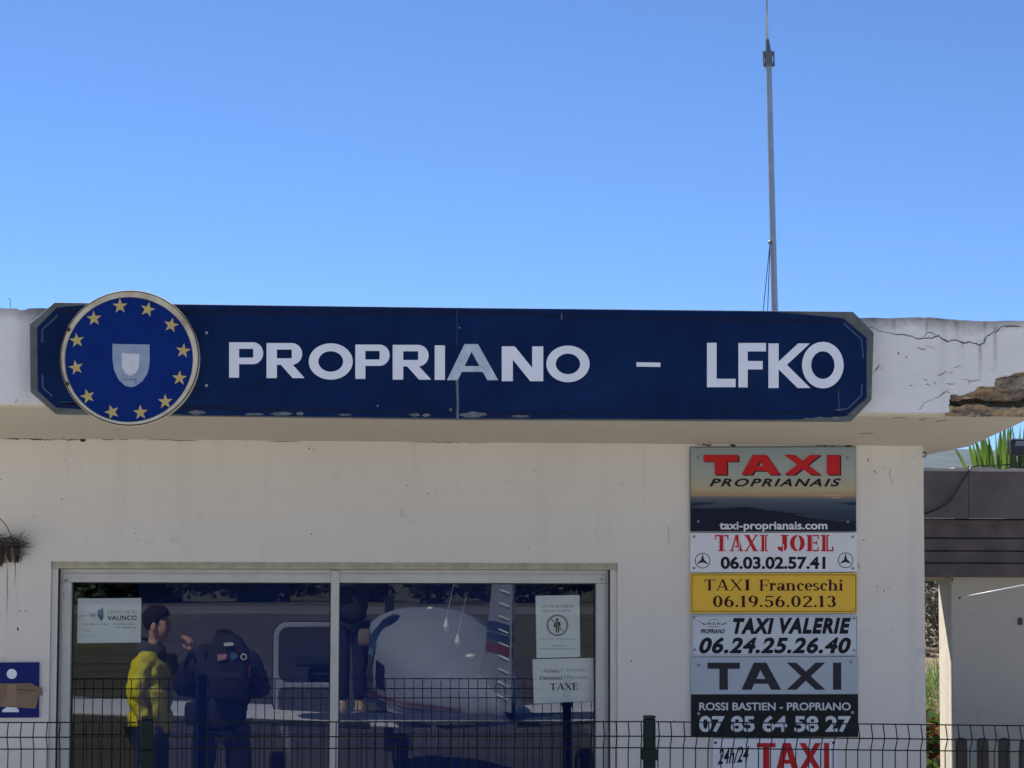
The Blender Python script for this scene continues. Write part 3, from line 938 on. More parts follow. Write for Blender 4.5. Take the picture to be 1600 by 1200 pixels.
letters(mb, strokes('/', .2, .06), z6b, 446, 850, 460, 880, TY, 1)
letters(mb, strokes('TAXE', .22, .09, .06, 1, .08), z6b, 322, 915, 560, 975, TY, 0, dy=-4)
mb.build('lettering', [INK, GREYINK], p3)

# ------------------------------------------------------------------ name sign on the roof edge
SY = EAVE - .07
sgn = thing('name_sign', 'long dark blue octagonal board with white place name lettering across the roof edge', 'sign', tuple(at(700, 655, SY)))
def pp(pts, Y): return [(p.x, p.z) for p in (at(x, y, Y) for x, y in pts)]
outer = [(85, 472.5), (46, 506), (47.5, 612.5), (86, 646.5), (710, 655), (1331, 658), (1362, 625), (1365.5, 520), (1333, 487), (710, 480.5)]
inner = [(89, 481), (58, 512), (59, 611), (88, 637), (200, 644), (310, 649), (710, 653.8), (1235, 656), (1322, 650), (1354, 622), (1354, 528), (1318, 498), (1215, 487.5), (710, 481.8), (300, 476.5), (130, 477)]
mb = MB(); mb.prism(pp(outer, SY), SY, EAVE - .004)
mb.build('board', GREYTRIM, sgn, bevel=.004)
mb = MB(); mb.prism(pp(inner, SY - .005), SY - .005, SY - .0002)
mb.build('face_panel', BLUE, sgn, bevel=.002)
mb = MB()
def strip(pts, w, Y, mi=0):
    P_ = [at(x, y, Y) for x, y in pts]
    n = len(P_)
    A, B = [], []
    for i in range(n):
        a = P_[max(i - 1, 0)]; b = P_[min(i + 1, n - 1)]
        d = Vector((b.x - a.x, 0, b.z - a.z)).normalized()
        q = Vector((-d.z, 0, d.x)) * w
        A.append(P_[i] + q); B.append(P_[i] - q)
    for i in range(n - 1):
        mb.flat([(A[i].x, A[i].z), (A[i + 1].x, A[i + 1].z), (B[i + 1].x, B[i + 1].z), (B[i].x, B[i].z)], Y, mi)
YB = SY - .0056
strip([(93, 486), (710, 489), (1314, 503)], .010, YB, 1)
strip([(93, 632), (710, 645.5), (1318, 645)], .008, YB, 1)
strip([(90, 493), (66, 515), (66, 535)], .0035, YB, 0)
strip([(66, 585), (67, 606), (82, 619)], .0035, YB, 0)
strip([(94, 629), (118, 630.5)], .003, YB, 0)
strip([(1318, 505), (1346, 530), (1349, 560)], .0035, YB, 0)
strip([(1347, 600), (1346, 618), (1325, 638), (1306, 641)], .0035, YB, 0)
mb.build('bevel_line', [BEVELM, NAVYTRIM], sgn)
mb = MB()
z3, z4 = Z(300, 460, 2.5), Z(900, 470, 3.2)
LY = SY - .0066
V_ = .285
for ch, x0, x1, y0, y1 in (('P', 145, 278, 187, 325), ('R', 291, 440, 190, 327), ('O', 456, 628, 191, 333), ('P', 638, 772, 196, 330), ('R', 784, 934, 197, 333), ('I', 948, 988, 199, 334), ('N', 1210, 1372, 203, 339), ('O', 1384, 1553, 200, 343)):
    letters(mb, strokes(ch, V_ if ch not in 'N' else .27, .185 if ch != 'O' else .225, 0, 1.33 if ch == 'O' else (1.15 if ch == 'N' else 1.32)), z3, x0, y0, x1, y1, LY)
mb.flat(zpoly(z4, [(302, 307), (422, 309), (422, 331), (302, 329)], LY), LY)
for ch, x0, x1, y0, y1 in (('L', 655, 798, 210, 432), ('F', 812, 950, 211, 433), ('K', 962, 1172, 213, 436), ('O', 1130, 1338, 205, 438)):
    letters(mb, strokes(ch, .215, .19 if ch != 'O' else .21, 0, 1.0), z4, x0, y0, x1, y1, LY - (.0006 if ch == 'O' else 0))
mb.build('lettering', LETTER, sgn)
mb = MB()
letters(mb, strokes('A', .30, .16, 0, 1.5), z3, 996, 194, 1196, 335, LY)
mb.build('patched_letter', SILVER, sgn)
mb = MB()
z3s = z3
mb.flat(zpoly(z3, [(1030, 335), (1040, 335), (1043, 420), (1042, 484), (1032, 484), (1034, 420)], YB - .0004), YB - .0004)
mb.flat(zpoly(z3, [(1034, 200), (1036, 200), (1036, 60), (1034, 60)], YB - .0004), YB - .0004, 1)
for (x, y, ww, hh) in ((1100, 470, 62, 12), (350, 466, 52, 8), (240, 468, 45, 6), (422, 466, 16, 9), (600, 470, 26, 5), (870, 470, 22, 8), (915, 472, 16, 8), (1285, 476, 40, 5), (20, 461, 34, 10), (1010, 450, 6, 8)):
    q = [(x + ww * (1 + random.uniform(-.35, .1)) * math.cos(t), y + hh * math.sin(t) * random.uniform(.6, 1.1)) for t in np.linspace(0, 2 * math.pi, 18)[:-1]]
    mb.flat(zpoly(z3, q, YB - .0008), YB - .0008)
for (x, y, ww, hh) in ((1330, 588, 70, 12), (1215, 588, 36, 8), (1160, 590, 24, 5), (1385, 560, 14, 10), (1318, 545, 20, 4)):
    q = [(x + ww * (1 + random.uniform(-.35, .1)) * math.cos(t), y + hh * math.sin(t) * random.uniform(.6, 1.1)) for t in np.linspace(0, 2 * math.pi, 18)[:-1]]
    mb.flat(zpoly(z4, q, YB - .0008), YB - .0008)
for q in ([(1443, 72), (1447, 80), (1446, 97), (1441, 98)],):
    mb.flat(zpoly(z3, q, YB - .0008), YB - .0008)
mb.flat(zpoly(z4, [(1311, 455), (1315, 455), (1318, 540), (1312, 540)], YB - .0008), YB - .0008, 1)
mb.build('worn_patch', [STAIN, BEVELM], sgn)
mb = MB()
for x, y, s_ in ((57, 150, 0), (57, 356, 0), (1045, 130, 1), (725, 435, 1)):
    p = at(*z3(x, y), YB); mb.cyl_y((p.x, p.z), .006 if s_ == 0 else .003, YB - .004, YB, 10, 0)
for x, y in ((1310, 203), (1311, 446), (1229, 272), (1223, 205)):
    p = at(*z4(x, y), YB); mb.cyl_y((p.x, p.z),   .006 if x > 1300 else .003, LY - .004, YB, 10, 1)
mb.build('bolt', [STEEL, RUST], sgn)

# round emblem in front of the board
DY = SY - .075
emb = thing('round_emblem', 'round blue disc with gold star ring and grey shield, left end of the name board', 'emblem', tuple(at(202, 667, DY)))
z1 = Z(0, 440, 4.0)
c = at(202.7, 559.5, DY); r0 = abs(at(312, 559, DY).x - at(93.3, 559, DY).x) / 2
mb = MB()
n = 96
def ringz(r, Y, cc, sy=.985): return [(cc.x + r * math.cos(2 * math.pi * i / n), Y, cc.z + r * sy * math.sin(2 * math.pi * i / n)) for i in range(n)]
ci = at(201.5, 561.0, DY)
rb = r0 * (99.8 / 109.3)
loops = [ringz(r0 * .995, SY - .001, c), ringz(r0, DY + .01, c), ringz(r0 * .992, DY, c), ringz(rb + .004, DY - .001, ci), ringz(rb, DY + .008, ci)]
for lp in loops: mb.v += lp
for a in range(len(loops) - 1):
    for i in range(n):
        j = (i + 1) % n
        mb.f.append((a * n + i, a * n + n + i, a * n + n + j, a * n + j)); mb.mi.append(0)
mb.build('rim', CREAMRIM, emb, smooth=True, sharp=35)
mb = MB()
mb.tube([Vector(p) + Vector((0, -.002, 0)) for p in ringz(r0 * .985, DY, c)] + [Vector(ringz(r0 * .985, DY, c)[0]) + Vector((0, -.002, 0))], .0022, 6)
mb.build('rim_groove', RUST, emb)
mb = MB(); mb.v += ringz(rb, DY + .0075, ci); mb.f.append(tuple(range(n))[::1]); mb.mi.append(0)
mb.v += ringz(rb, SY - .002, ci); mb.f.append(tuple(range(2 * n - 1, n - 1, -1))); mb.mi.append(0)
mb.build('disc_face', BLUE2, emb)
FY = DY + .0068
sr = 12.2
for x, y in ((750, 153), (923, 174), (1070, 272), (1145, 432), (1122, 603), (1033, 750), (878, 818), (700, 815), (548, 717), (475, 537), (480, 367), (587, 230)):
    px, py = z1(x, y)
    a0 = R(100 if y < 500 else 86) - R(0)
    ang = math.atan2(559 - py, px - 202)
    rot = R(90) + R(-9) * math.sin(ang) + R(10) * (1 if px < 200 else -.6)
    pts = []
    for i in range(10):
        rr_ = sr if i % 2 == 0 else sr * .40
        t = rot + i * math.pi / 5
        pts.append((px + rr_ * math.cos(t), py - rr_ * math.sin(t)))
    mb = MB(); mb.flat(pp(pts, FY), FY)
    mb.build('star', GOLD, emb)
mb = MB()
mb.flat(zpoly(z1, [(703, 388), (760, 391), (935, 393), (935, 500), (930, 545), (918, 580), (890, 622), (848, 653), (815, 660), (780, 650), (742, 615), (712, 550), (703, 480)], FY), FY, 0)
mb.flat(zpoly(z1, [(760, 447), (872, 452), (871, 500), (866, 540), (850, 570), (815, 588), (782, 572), (762, 535)], FY - .0006), FY - .0006, 1)
mb.flat(zpoly(z1, [(770, 612), (850, 608), (853, 640), (848, 640), (845, 614), (770, 617)], FY - .0006), FY - .0006, 2)
mb.build('shield', [SHIELD, SHIELD2, STAIN], emb)
mb = MB()
for x, y, r_ in ((428, 300, .009), (420, 640, .008), (924, 262, .004)):
    p = at(*z1(x, y), DY); mb.cyl_y((p.x, p.z), r_, DY - .006, DY + .004, 10)
mb.build('rusty_bolt', RUST, emb)

# ------------------------------------------------------------------ taxi signs on the pillar
ZA, ZB = Z(1060, 680, 4.287), Z(1060, 940, 4.617)
TG = 'taxi sign plates stacked on the wall'
def plate(label, zf, quad, m_, yf=-.014, name='taxi_sign'):
    c = zpoly(zf, quad, yf)
    root = thing(name, label, 'sign', (sum(p[0] for p in c) / len(c), 0, min(p[1] for p in c)), TG)
    mb = MB(); mb.prism(c, yf, -.001)
    mb.build('plate', m_, root, bevel=.0012)
    return root
def screws(root, zf, pts, Y, m_=SCREW, r_=.006):
    for x, y in pts:
        mb = MB(); p = at(*zf(x, y), Y); mb.cyl_y((p.x, p.z), r_, Y - .004, Y, 12); mb.build('screw', m_, root, smooth=False)
def outline(mb, zf, x0, y0, x1, y1, w, Y, mi=0):
    for q in ([(x0, y0), (x1, y0), (x1, y0 + w), (x0, y0 + w)], [(x0, y1 - w), (x1, y1 - w), (x1, y1), (x0, y1)], [(x0, y0 + w), (x0 + w, y0 + w), (x0 + w, y1 - w), (x0, y1 - w)], [(x1 - w, y0 + w), (x1, y0 + w), (x1, y1 - w), (x1 - w, y1 - w)]):
        mb.flat(zpoly(zf, q, Y), Y, mi)
PL = -.0146
# 1 sunset picture plate
def ramp_mat(name, stops, axis_z0, axis_z1, rough=.3):
    mt = bpy.data.materials.new(name); mt.use_nodes = True
    n = mt.node_tree.nodes; l = mt.node_tree.links
    b = n['Principled BSDF']; b.inputs['Roughness'].default_value = rough; b.inputs['Specular IOR Level'].default_value = .15
    g = n.new('ShaderNodeTexCoord'); sx = n.new('ShaderNodeSeparateXYZ'); l.new(g.outputs['Object'], sx.inputs[0])
    mr = n.new('ShaderNodeMapRange'); mr.inputs[1].default_value = axis_z0; mr.inputs[2].default_value = axis_z1
    l.new(sx.outputs[2], mr.inputs[0])
    cr = n.new('ShaderNodeValToRGB')
    e = cr.color_ramp.elements
    e[0].position, e[0].color = stops[0][0], (*stops[0][1], 1); e[1].position, e[1].color = stops[-1][0], (*stops[-1][1], 1)
    for p_, c_ in stops[1:-1]:
        q = e.new(p_); q.color = (*c_, 1)
    l.new(mr.outputs[0], cr.inputs[0]); l.new(cr.outputs[0], b.inputs['Base Color'])
    return mt
t1 = plate('taxi sign printed with a dusk seascape under red capitals, topmost of the stack', ZA, [(78, 80), (1190, 76), (1192, 645), (80, 645)], GREYTRIM)
zb_, zt_ = at(*ZA(600, 645), PL).z, at(*ZA(600, 78), PL).z
hgt = zt_ - zb_
SKYP = ramp_mat('printed dusk picture', [(0, (0.02, 0.025, 0.04)), (.25, (0.035, 0.05, 0.075)), (.37, (0.075, 0.10, 0.125)), (.405, (0.16, 0.15, 0.145)), (.43, (0.36, 0.25, 0.13)), (.50, (0.42, 0.36, 0.23)), (.70, (0.34, 0.37, 0.33)), (1.0, (0.25, 0.31, 0.32))], 0.0, hgt)
mb = MB()
mb.flat(zpoly(ZA, [(82, 84), (1188, 80), (1189, 642), (84, 642)], PL), PL)
mb.build('printed_picture', SKYP, t1)
SEA2 = mat('printed far land', (0.022, 0.032, 0.06), .35, spec=0.12)
LAND = mat('printed near land', (0.012, 0.014, 0.028), .35, spec=0.12)
GLOW = mat('printed evening glow', (0.50, 0.30, 0.17), .35)
mb = MB()
mb.flat(zpoly(ZA, [(84, 452), (180, 448), (285, 456), (200, 462), (84, 480)], PL - .0006), PL - .0006, 0)
mb.flat(zpoly(ZA, [(84, 485), (200, 492), (330, 488), (450, 478), (520, 486), (580, 500), (650, 508), (740, 520), (880, 524), (760, 530), (840, 545), (880, 556), (960, 566), (1020, 570), (1090, 582), (1189, 572), (1189, 642), (84, 642)], PL - .0006), PL - .0006, 1)
mb.flat(zpoly(ZA, [(1050, 455), (1189, 448), (1189, 472), (1140, 466)], PL - .0006), PL - .0006, 0)
mb.flat(zpoly(ZA, [(945, 402), (1000, 398), (1120, 403), (1110, 408), (1000, 408)], PL - .0006), PL - .0006, 2)
mb.flat(zpoly(ZA, [(1020, 416), (1080, 414), (1090, 419), (1030, 422)], PL - .0006), PL - .0006, 2)
mb.build('printed_land', [SEA2, LAND, GLOW], t1)
mb = MB()
TX = (('T', 168, 400, .58, .34, 1.9), ('A', 423, 682, .50, .24, 1.9), ('X', 708, 955, .52, .2, 1.9), ('I', 995, 1082, .7, .2, 1))
for sh, mi_, yy in ((9, 1, PL - .0008), (0, 0, PL - .003)):
    for ch, a, b, vv, hh, kk in TX:
        letters(mb, strokes(ch, vv, hh, 0, kk), ZA, a + sh, 132 + sh * .5, b + sh, 264 + sh * .8, yy, mi_)
letters(mb, _fontmesh('PROPRIANAIS', .028, .32, 1.25), ZA, 208, 290, 1090, 344, PL - .0012, 1)
letters(mb, _fontmesh('taxi-proprianais.com', .022), ZA, 275, 580, 998, 648, PL - .0015, 2)
mb.build('lettering', [REDV, INK, WHITE], t1)
screws(t1, ZA, ((132, 150), (1133, 152), (133, 578), (1135, 580)), PL)
# 2 white plate, red stencil capitals
t2 = plate('white taxi sign with red stencil capitals between two ringed star badges', ZA, [(80, 655), (1195, 652), (1196, 914), (80, 918)], WHITE)
mb = MB()
x = 245
for ch, a, b in (('T', 245, 336), ('A', 345, 435), ('X', 442, 534), ('I', 547, 600), ('J', 662, 738), ('O', 748, 846), ('E', 858, 940), ('L', 952, 1038)):
    letters(mb, strokes(ch, .30 if ch != 'I' else .34, .09, .07, 1), ZA, a, 668, b, 778, PL, 0)
for x0, x1, y0, y1 in ((798, 806, 660, 790), (300, 304, 660, 790), (372, 378, 735, 790), (404, 409, 660, 790), (576, 580, 660, 790), (700, 706, 730, 790), (893, 898, 660, 790), (986, 990, 660, 790)):
    mb.flat(zpoly(ZA, [(x0, y0), (x1, y0), (x1, y1), (x0, y1)], PL - .003), PL - .003, 2)
letters(mb, _fontmesh('06.03.02.57.41', .035, 0, 1.0), ZA, 283, 812, 985, 898, PL, 1)
mb.build('lettering', [REDV, INK, WHITE], t2)
for cx, cyy in ((162, 840), (1120, 838)):
    mb = MB()
    n = 40
    for i in range(n):
        a, b = 2 * math.pi * i / n, 2 * math.pi * (i + 1) / n
        mb.flat(zpoly(ZA, [(cx + 52 * math.cos(a), cyy + 52 * math.sin(a)), (cx + 52 * math.cos(b), cyy + 52 * math.sin(b)), (cx + 47 * math.cos(b), cyy + 47 * math.sin(b)), (cx + 47 * math.cos(a), cyy + 47 * math.sin(a))], PL), PL)
    for q in range(3):
        t = -math.pi / 2 + q * 2 * math.pi / 3
        mb.flat(zpoly(ZA, [(cx + 48 * math.cos(t), cyy + 48 * math.sin(t)), (cx + 12 * math.cos(t + 1.047), cyy + 12 * math.sin(t + 1.047)), (cx, cyy), (cx + 12 * math.cos(t - 1.047), cyy + 12 * math.sin(t - 1.047))], PL - .0002), PL - .0002)
    mb.build('star_badge', CHAR, t2)
screws(t2, ZA, ((105, 680), (1167, 682), (105, 890), (1170, 892)), PL)
# 3 yellow plate
t3 = plate('yellow taxi sign with dark serif lettering and thin border', ZA, [(80, 926), (1198, 922), (1197, 1190), (82, 1192)], YELLOW)
mb = MB()
outline(mb, ZA, 90, 934, 1190, 1181, 3.5, PL)
for ch, a, b in (('T', 172, 246), ('A', 253, 340), ('X', 345, 430), ('I', 442, 482)):
    letters(mb, strokes(ch, .20, .07, .05, 1), ZA, a, 966, b, 1040, PL)
letters(mb, strokes('Franceschi', .17, .065, .05, 1, .045), ZA, 540, 966, 1106, 1042, PL)
letters(mb, strokes('06.19.56.02.13', .20, .07, .06, 1.1, .13), ZA, 232, 1075, 1055, 1152, PL)
mb.build('lettering', DKRED, t3)
screws(t3, ZA, ((110, 948), (1172, 952), (108, 1164), (1175, 1168)), PL, YELLOW, .007)
# 4 pale plate with winged emblem
t4 = plate('pale taxi sign with slanted heavy black lettering and a winged car emblem', ZB, [(92, 95), (1294, 92), (1298, 391), (94, 396)], OFFW)
mb = MB()
outline(mb, ZB, 100, 103, 1286, 386, 2.5, PL)
letters(mb, _fontmesh('TAXI', .058, .25, 1.16), ZB, 393, 118, 690, 234, PL)
letters(mb, _fontmesh('VALERIE', .056, .25, 1.18), ZB, 730, 116, 1245, 233, PL)
letters(mb, _fontmesh('06.24.25.26.40', .04, .25, 1.1), ZB, 150, 256, 1245, 375, PL)
letters(mb, _fontmesh('PROPRIANO', .045, .2, 1.08), ZB, 160, 198, 335, 230, PL)
mb.build('lettering', INK, t4)
mb = MB()
for sg in (-1, 1):
    for q in range(5):
        x0, y0 = 255 + sg * (52 + q * 4), 168 - q * 3
        x1, y1 = 255 + sg * (132 - q * 12), 130 + q * 8
        mb.flat(zpoly(ZB, [(x0, y0), (x1, y1), (x1 - sg * 16, y1 + 6), (x0, y0 + 4)], PL - .0001 * q), PL - .0001 * q)
for a0, a1 in ((190, 350),):
    pts = [(255 + 46 * math.cos(R(t)), 158 + 32 * math.sin(R(t))) for t in range(190, 351, 10)]
    for (xa, ya), (xb, yb) in zip(pts[:-1], pts[1:]):
        mb.flat(zpoly(ZB, [(xa, ya), (xb, yb), (xb, yb + 3), (xa, ya + 3)], PL), PL)
mb.flat(zpoly(ZB, [(205, 154), (232, 150), (240, 160), (270, 160), (278, 150), (305, 154), (300, 166), (210, 166)], PL), PL, 1)
mb.flat(zpoly(ZB, [(248, 150), (262, 150), (258, 158), (252, 158)], PL - .0003), PL - .0003)
mb.flat(zpoly(ZB, [(212, 178), (300, 178), (290, 184), (222, 184)], PL), PL, 1)
mb.build('winged_emblem', [CHAR, GREYINK], t4)
screws(t4, ZB, ((115, 116), (1266, 122), (118, 346), (1266, 350)), PL)
# 5 grey over black plate
t5 = plate('taxi sign with wide dark capitals on grey over a black band with white lettering', ZB, [(90, 402), (1298, 398), (1298, 978), (90, 978)], GREYS)
mb = MB()
mb.flat(zpoly(ZB, [(91, 669), (1297, 667), (1297, 977), (91, 977)], PL), PL)
mb.build('black_band', BLACK, t5)
mb = MB()
for ch, a, b, vv, hh, kk in (('T', 210, 443, .31, .23, 1.36), ('A', 455, 742, .36, .18, 1.5), ('X', 780, 1060, .36, .2, 1.5), ('I', 1115, 1175, .3, .2, 1)):
    letters(mb, strokes(ch, vv, hh, 0, kk), ZB, a, 440, b, 636, PL, 0)
letters(mb, _fontmesh('ROSSI BASTIEN - PROPRIANO', .02), ZB, 150, 728, 1243, 785, PL - .0007, 1)
letters(mb, _fontmesh('07 85 64 58 27', .03), ZB, 150, 823, 1245, 942, PL - .0007, 1)
mb.build('lettering', [CHAR, OFFW], t5)
screws(t5, ZB, ((148, 458), (1245, 435), (146, 808), (1255, 800)), PL, r_=.0075)
# 6 lowest white plate
t6 = plate('white taxi sign with red capitals and slanted black opening hours, lowest of the stack', ZB, [(248, 990), (1150, 988), (1150, 1420), (248, 1420)], WHITE)
mb = MB()
letters(mb, _fontmesh('24h/24', .02, .3), ZB, 283, 1062, 510, 1178, PL, 1, dy=-22)
for ch, a, b, vv, hh, kk in (('T', 565, 702, .26, .16, .9), ('A', 706, 868, .27, .15, 1.0), ('X', 872, 1030, .27, .15, 1.0), ('I', 1050, 1088, .25, .2, 1)):
    letters(mb, strokes(ch, vv, hh, 0, kk), ZB, a, 1020, b, 1216, PL, 0)
mb.build('lettering', [REDV, INK], t6)
screws(t6, ZB, ((268, 1018), (1117, 1018)), PL, INK, .006)

# ------------------------------------------------------------------ info sign, nest
z8 = Z(0, 800, 3.53)
inf = thing('information_sign', 'small blue information sign with white letter i half covered by brown parcel tape', 'sign', tuple(at(18, 1122, 0)))
mb = MB(); mb.prism(zpoly(z8, [(-92, 832), (216, 830), (214, 1134), (-92, 1136)], -.012), -.012, -.001)
IB = mat('info sign blue', (0.010, 0.014, 0.13), .4, var=.2, vscale=12, spec=0.12)
mb.build('plate', IB, inf, bevel=.001)
mb = MB()
YI = -.0126
mb.flat(zpoly(z8, [(65 + 28 * math.cos(t), 893 + 28 * math.sin(t)) for t in np.linspace(0, 2 * math.pi, 29)[:-1]], YI), YI)
mb.flat(zpoly(z8, [(22, 948), (88, 948), (88, 1076), (104, 1092), (104, 1104), (12, 1104), (12, 1092), (38, 1076), (38, 975), (22, 970)], YI), YI)
mb.build('letter', LETTER, inf)
mb = MB()
YT = YI - .0012
mb.prism(zpoly(z8, [(-60, 946), (170, 944), (205, 962), (228, 968), (236, 1014), (214, 1008), (205, 1050), (196, 1084), (90, 1078), (-60, 1072)], YT), YT, YT + .0008)
mb.flat(zpoly(z8, [(38, 950), (88, 950), (88, 1070), (38, 1070)], YT - .0003), YT - .0003, 1)
mb.flat(zpoly(z8, [(90, 975), (200, 985), (200, 988), (90, 979)], YT - .0003), YT - .0003, 2)
mb.build('tape', [TAPE, TAPE2, RUST], inf)

nest = thing('bird_nest', 'ragged dark straw nest with hanging strands on the wall at the left edge', 'nest', tuple(at(5, 890, -.05)))
mb = MB()
cN = at(-8, 872, -.05)
for i in range(14):
    a = i / 13
    x = cN.x - .03 + a * .145
    top = cN.z + .05
    bot = cN.z - .045 + .035 * a + random.uniform(-.008, .008)
    mb.tube([Vector((x, -.05 + .02 * math.sin(i), top)), Vector((x + random.uniform(-.003, .003), -.045, (top + bot) / 2)), Vector((x + random.uniform(-.003, .003), -.02, bot))], [.011, .010, .004], 7, i % 3 == 1)
mb.build('mud_cup', [mat('dark wet mud', (.03, .025, .02), .95, var=.4, vscale=40), MUD], nest, smooth=True)
mb = MB()
for i in range(190):
    x = cN.x + random.uniform(-.06, .115)
    z = cN.z + .05 + random.gauss(.012, .017)
    y = -.06 + random.uniform(-.025, .05)
    L_ = random.uniform(.02, .07); an = random.gauss(0, .35)
    p = Vector((x, y, z))
    mb.tube([p, p + Vector((L_ * .5 * math.cos(an), random.uniform(-.01, .01), L_ * .5 * math.sin(an))), p + Vector((L_ * math.cos(an), random.uniform(-.015, .015), L_ * math.sin(an) + random.uniform(-.006, .01)))], [.002, .0016, .0008], 4, 0)
for i in range(12):
    x = cN.x + random.uniform(-.03, .12)
    L_ = random.uniform(.03, .10)
    mb.tube([Vector((x, -.06, cN.z + .045)), Vector((x + random.uniform(-.006, .006), -.062, cN.z + .045 - L_ * .5)), Vector((x + random.uniform(-.008, .008), -.055, cN.z + .045 - L_))], [.0018, .0013, .0006], 4, 0)
pa = [at(*z8(*q), -.06) for q in ((82, 280), (86, 320), (84, 360), (80, 410))]
mb.tube(pa, [.0016, .0013, .001, .0006], 5)
pa = [at(*z8(*q), -.05) for q in ((-20, 18), (0, 35), (35, 75), (58, 120), (75, 165))]
mb.tube(pa, .0022, 5)
mb.build('straw', STRAW, nest)

# ------------------------------------------------------------------ antenna on the roof
AY = 1.0
ant = thing('antenna_mast', 'tall thin grey radio antenna pole on the roof with a collar and whip', 'antenna', tuple(at(1211, 498, AY)))
b0, b1 = at(1210.6, 500, AY), at(1201, 104, AY)
b0b = b0 + (b0 - b1) * 0.14
mb = MB()
rp = .0182
mb.tube([b0b, b0, b0 + (b1 - b0) * .5, b1], [rp, rp, rp * .92, rp * .86], 16)
mb.build('pole', STEEL, ant, smooth=True, sharp=40)
mb = MB()
c1, c2 = at(1201, 104, AY), at(1200.3, 81, AY)
for a, b, r_ in ((0, .22, .026), (.22, .72, .021), (.72, 1.0, .026)):
    mb.tube([c1 + (c2 - c1) * a, c1 + (c2 - c1) * b], r_, 16)
c3 = at(1199, 62, AY)
mb.tube([c2, c2 + (c3 - c2) * .15, c3], [.016, .015, .009], 12)
for sg in (-1, 1):
    mb.tube([c1 + Vector((sg * .027, -.01, .0)), c2 + Vector((sg * .027, -.01, 0))], .004, 6)
AD = mat('antenna collar', (0.17, 0.18, 0.19), .5, metal=.5)
mb.build('collar', AD, ant)
mb = MB(); mb.tube([c3, at(1198, 0, AY), at(1197, -160, AY)], [.006, .005, .0025], 8)
mb.build('whip', STEEL, ant, smooth=True)
mb = MB()
pu = at(1203.5, 379, AY - .03)
mb.ball(pu, .012)
mb.build('pulley', AD, ant, smooth=True)
mb = MB()
mb.tube([pu, at(1198, 430, AY - .03), at(1192.5, 486, AY - .03), at(1191, 502, AY - .03)], .0022, 5)
mb.tube([pu, at(1201, 440, AY - .03), at(1199.5, 486, AY - .03), at(1199, 502, AY - .03)], .0022, 5)
mb.build('halyard', BLACKP, ant)

# ------------------------------------------------------------------ mesh fence in front of the wall
FYY = -1.71
fl0 = at(230, 1130, FYY); fl1 = at(1015, 1130, FYY)
PITCHX = fl1.x - fl0.x
FZ = (at(400, 1127, FYY).z + at(900, 1129, FYY).z) / 2
def fence_panel_mesh():
    mb = MB()
    W = PITCHX - .07
    nv = int(W / .05)
    rows = []
    for zt in (1.0, .62, .30):
        pass
    z0 = -FZ + .05
    fold = lambda z: 0.0
    bends = [0.0, -.055, -.103]      # wire heights below the top in the folded strip
    zs_all = [0, -.055, -.103, -.30, -.50, -.555, -.603, -.80, -1.0, -1.055, -1.103, -1.30, z0 + .01]
    yo = [0, -.034, 0.004, 0, 0, -.034, .004, 0, 0, -.034, .004, 0, 0]
    for i in range(nv + 1):
        x = i * W / nv + .035
        j = random.uniform(-.0015, .0015)
        pts = [Vector((x + j, yy, zz)) for zz, yy in zip(zs_all, yo)]
        mb.tube(pts, .0023, 6, caps=False)
    for zz, yy in zip(zs_all[:-1], yo[:-1]):
        mb.tube([Vector((.02, yy - .005, zz)), Vector((W / 2, yy - .005, zz + random.uniform(-.001, .001))), Vector((W + .05, yy - .005, zz))], .0027, 6)
    return mb
def post_mesh(parent):
    mb = MB(); mb.box(-.023, .023, -.023, .023, 0, FZ + .012)
    mb.build('post_tube', POSTM, parent, bevel=.006, local=True)
    mb = MB(); mb.box(-.025, .025, -.025, .025, FZ + .0125, FZ + .024)
    mb.build('cap', BLACKP, parent, bevel=.006, local=True)
    for zc in (FZ - .13, FZ - .62, FZ - 1.1):
        mb = MB(); mb.box(-.029, .029, -.030, .026, zc - .022, zc + .022)
        mb.build('clamp', POSTM, parent, bevel=.003, local=True)
panel0 = fence_panel_mesh().build('mesh_fence', FENCE, local=True)
panel0.location = (fl0.x, FYY, FZ)
tag(panel0, 'green welded mesh fence panel standing before the sliding window between the two posts', 'fence', 'welded mesh fence panels before the building')
for dx, rot, lab in ((-PITCHX, .0, 'green welded mesh fence panel left of both posts, under the blue information sign'), (PITCHX, R(.72), 'green welded mesh fence panel sloping down to the right past the stacked taxi signs')):
    c = panel0.copy(); COL.objects.link(c)
    c.location = (fl0.x + dx, FYY, FZ); c.rotation_euler = (0, rot, 0); c['label'] = lab
PG = 'green fence posts before the building'
post0 = thing('fence_post', 'dark green fence post in front of the left window pane', 'post', (fl0.x, FYY + .01, 0), PG)
post_mesh(post0)
post1 = copy_tree(post0); post1.location = (fl1.x, FYY + .01, 0)
post1['label'] = 'dark green fence post in front of the bare wall, left of the taxi signs'

# ------------------------------------------------------------------ behind the right corner: wall, planks, planter
WY = 3.0
gw = thing('garden_wall', 'grey beige rendered wall with a narrow doorway beside the building corner', 'wall', (at(1484, 1200, WY).x, WY, 0))
gx0 = at(1486, 1050, WY).x
gx1 = gx0 + 4.0
gz = at(1500, 903, WY).z
mb = MB(); mb.box(gx0, gx1, WY, WY + .30, -.1, gz + .35)
mb.build('wall_panel', GWALL, gw, bevel=.012)
mb = MB()
p = at(1594, 971, WY); mb.box(p.x - .012, p.x + .012, WY - .01, WY - .0005, p.z - .02, p.z + .02)
mb.build('wall_plug', BLACKP, gw)
lx0 = Xc + .004
PYF = WY - .14
lint = thing('plank_lintel', 'row of dark brown stained planks above the narrow doorway', 'lintel', (lx0, PYF, gz))
ptop = at(1500, 811.5, PYF).z; pbot = at(1500, 902, PYF).z
hs = [(812, 840), (841.5, 860), (861.5, 879), (880.5, 902)]
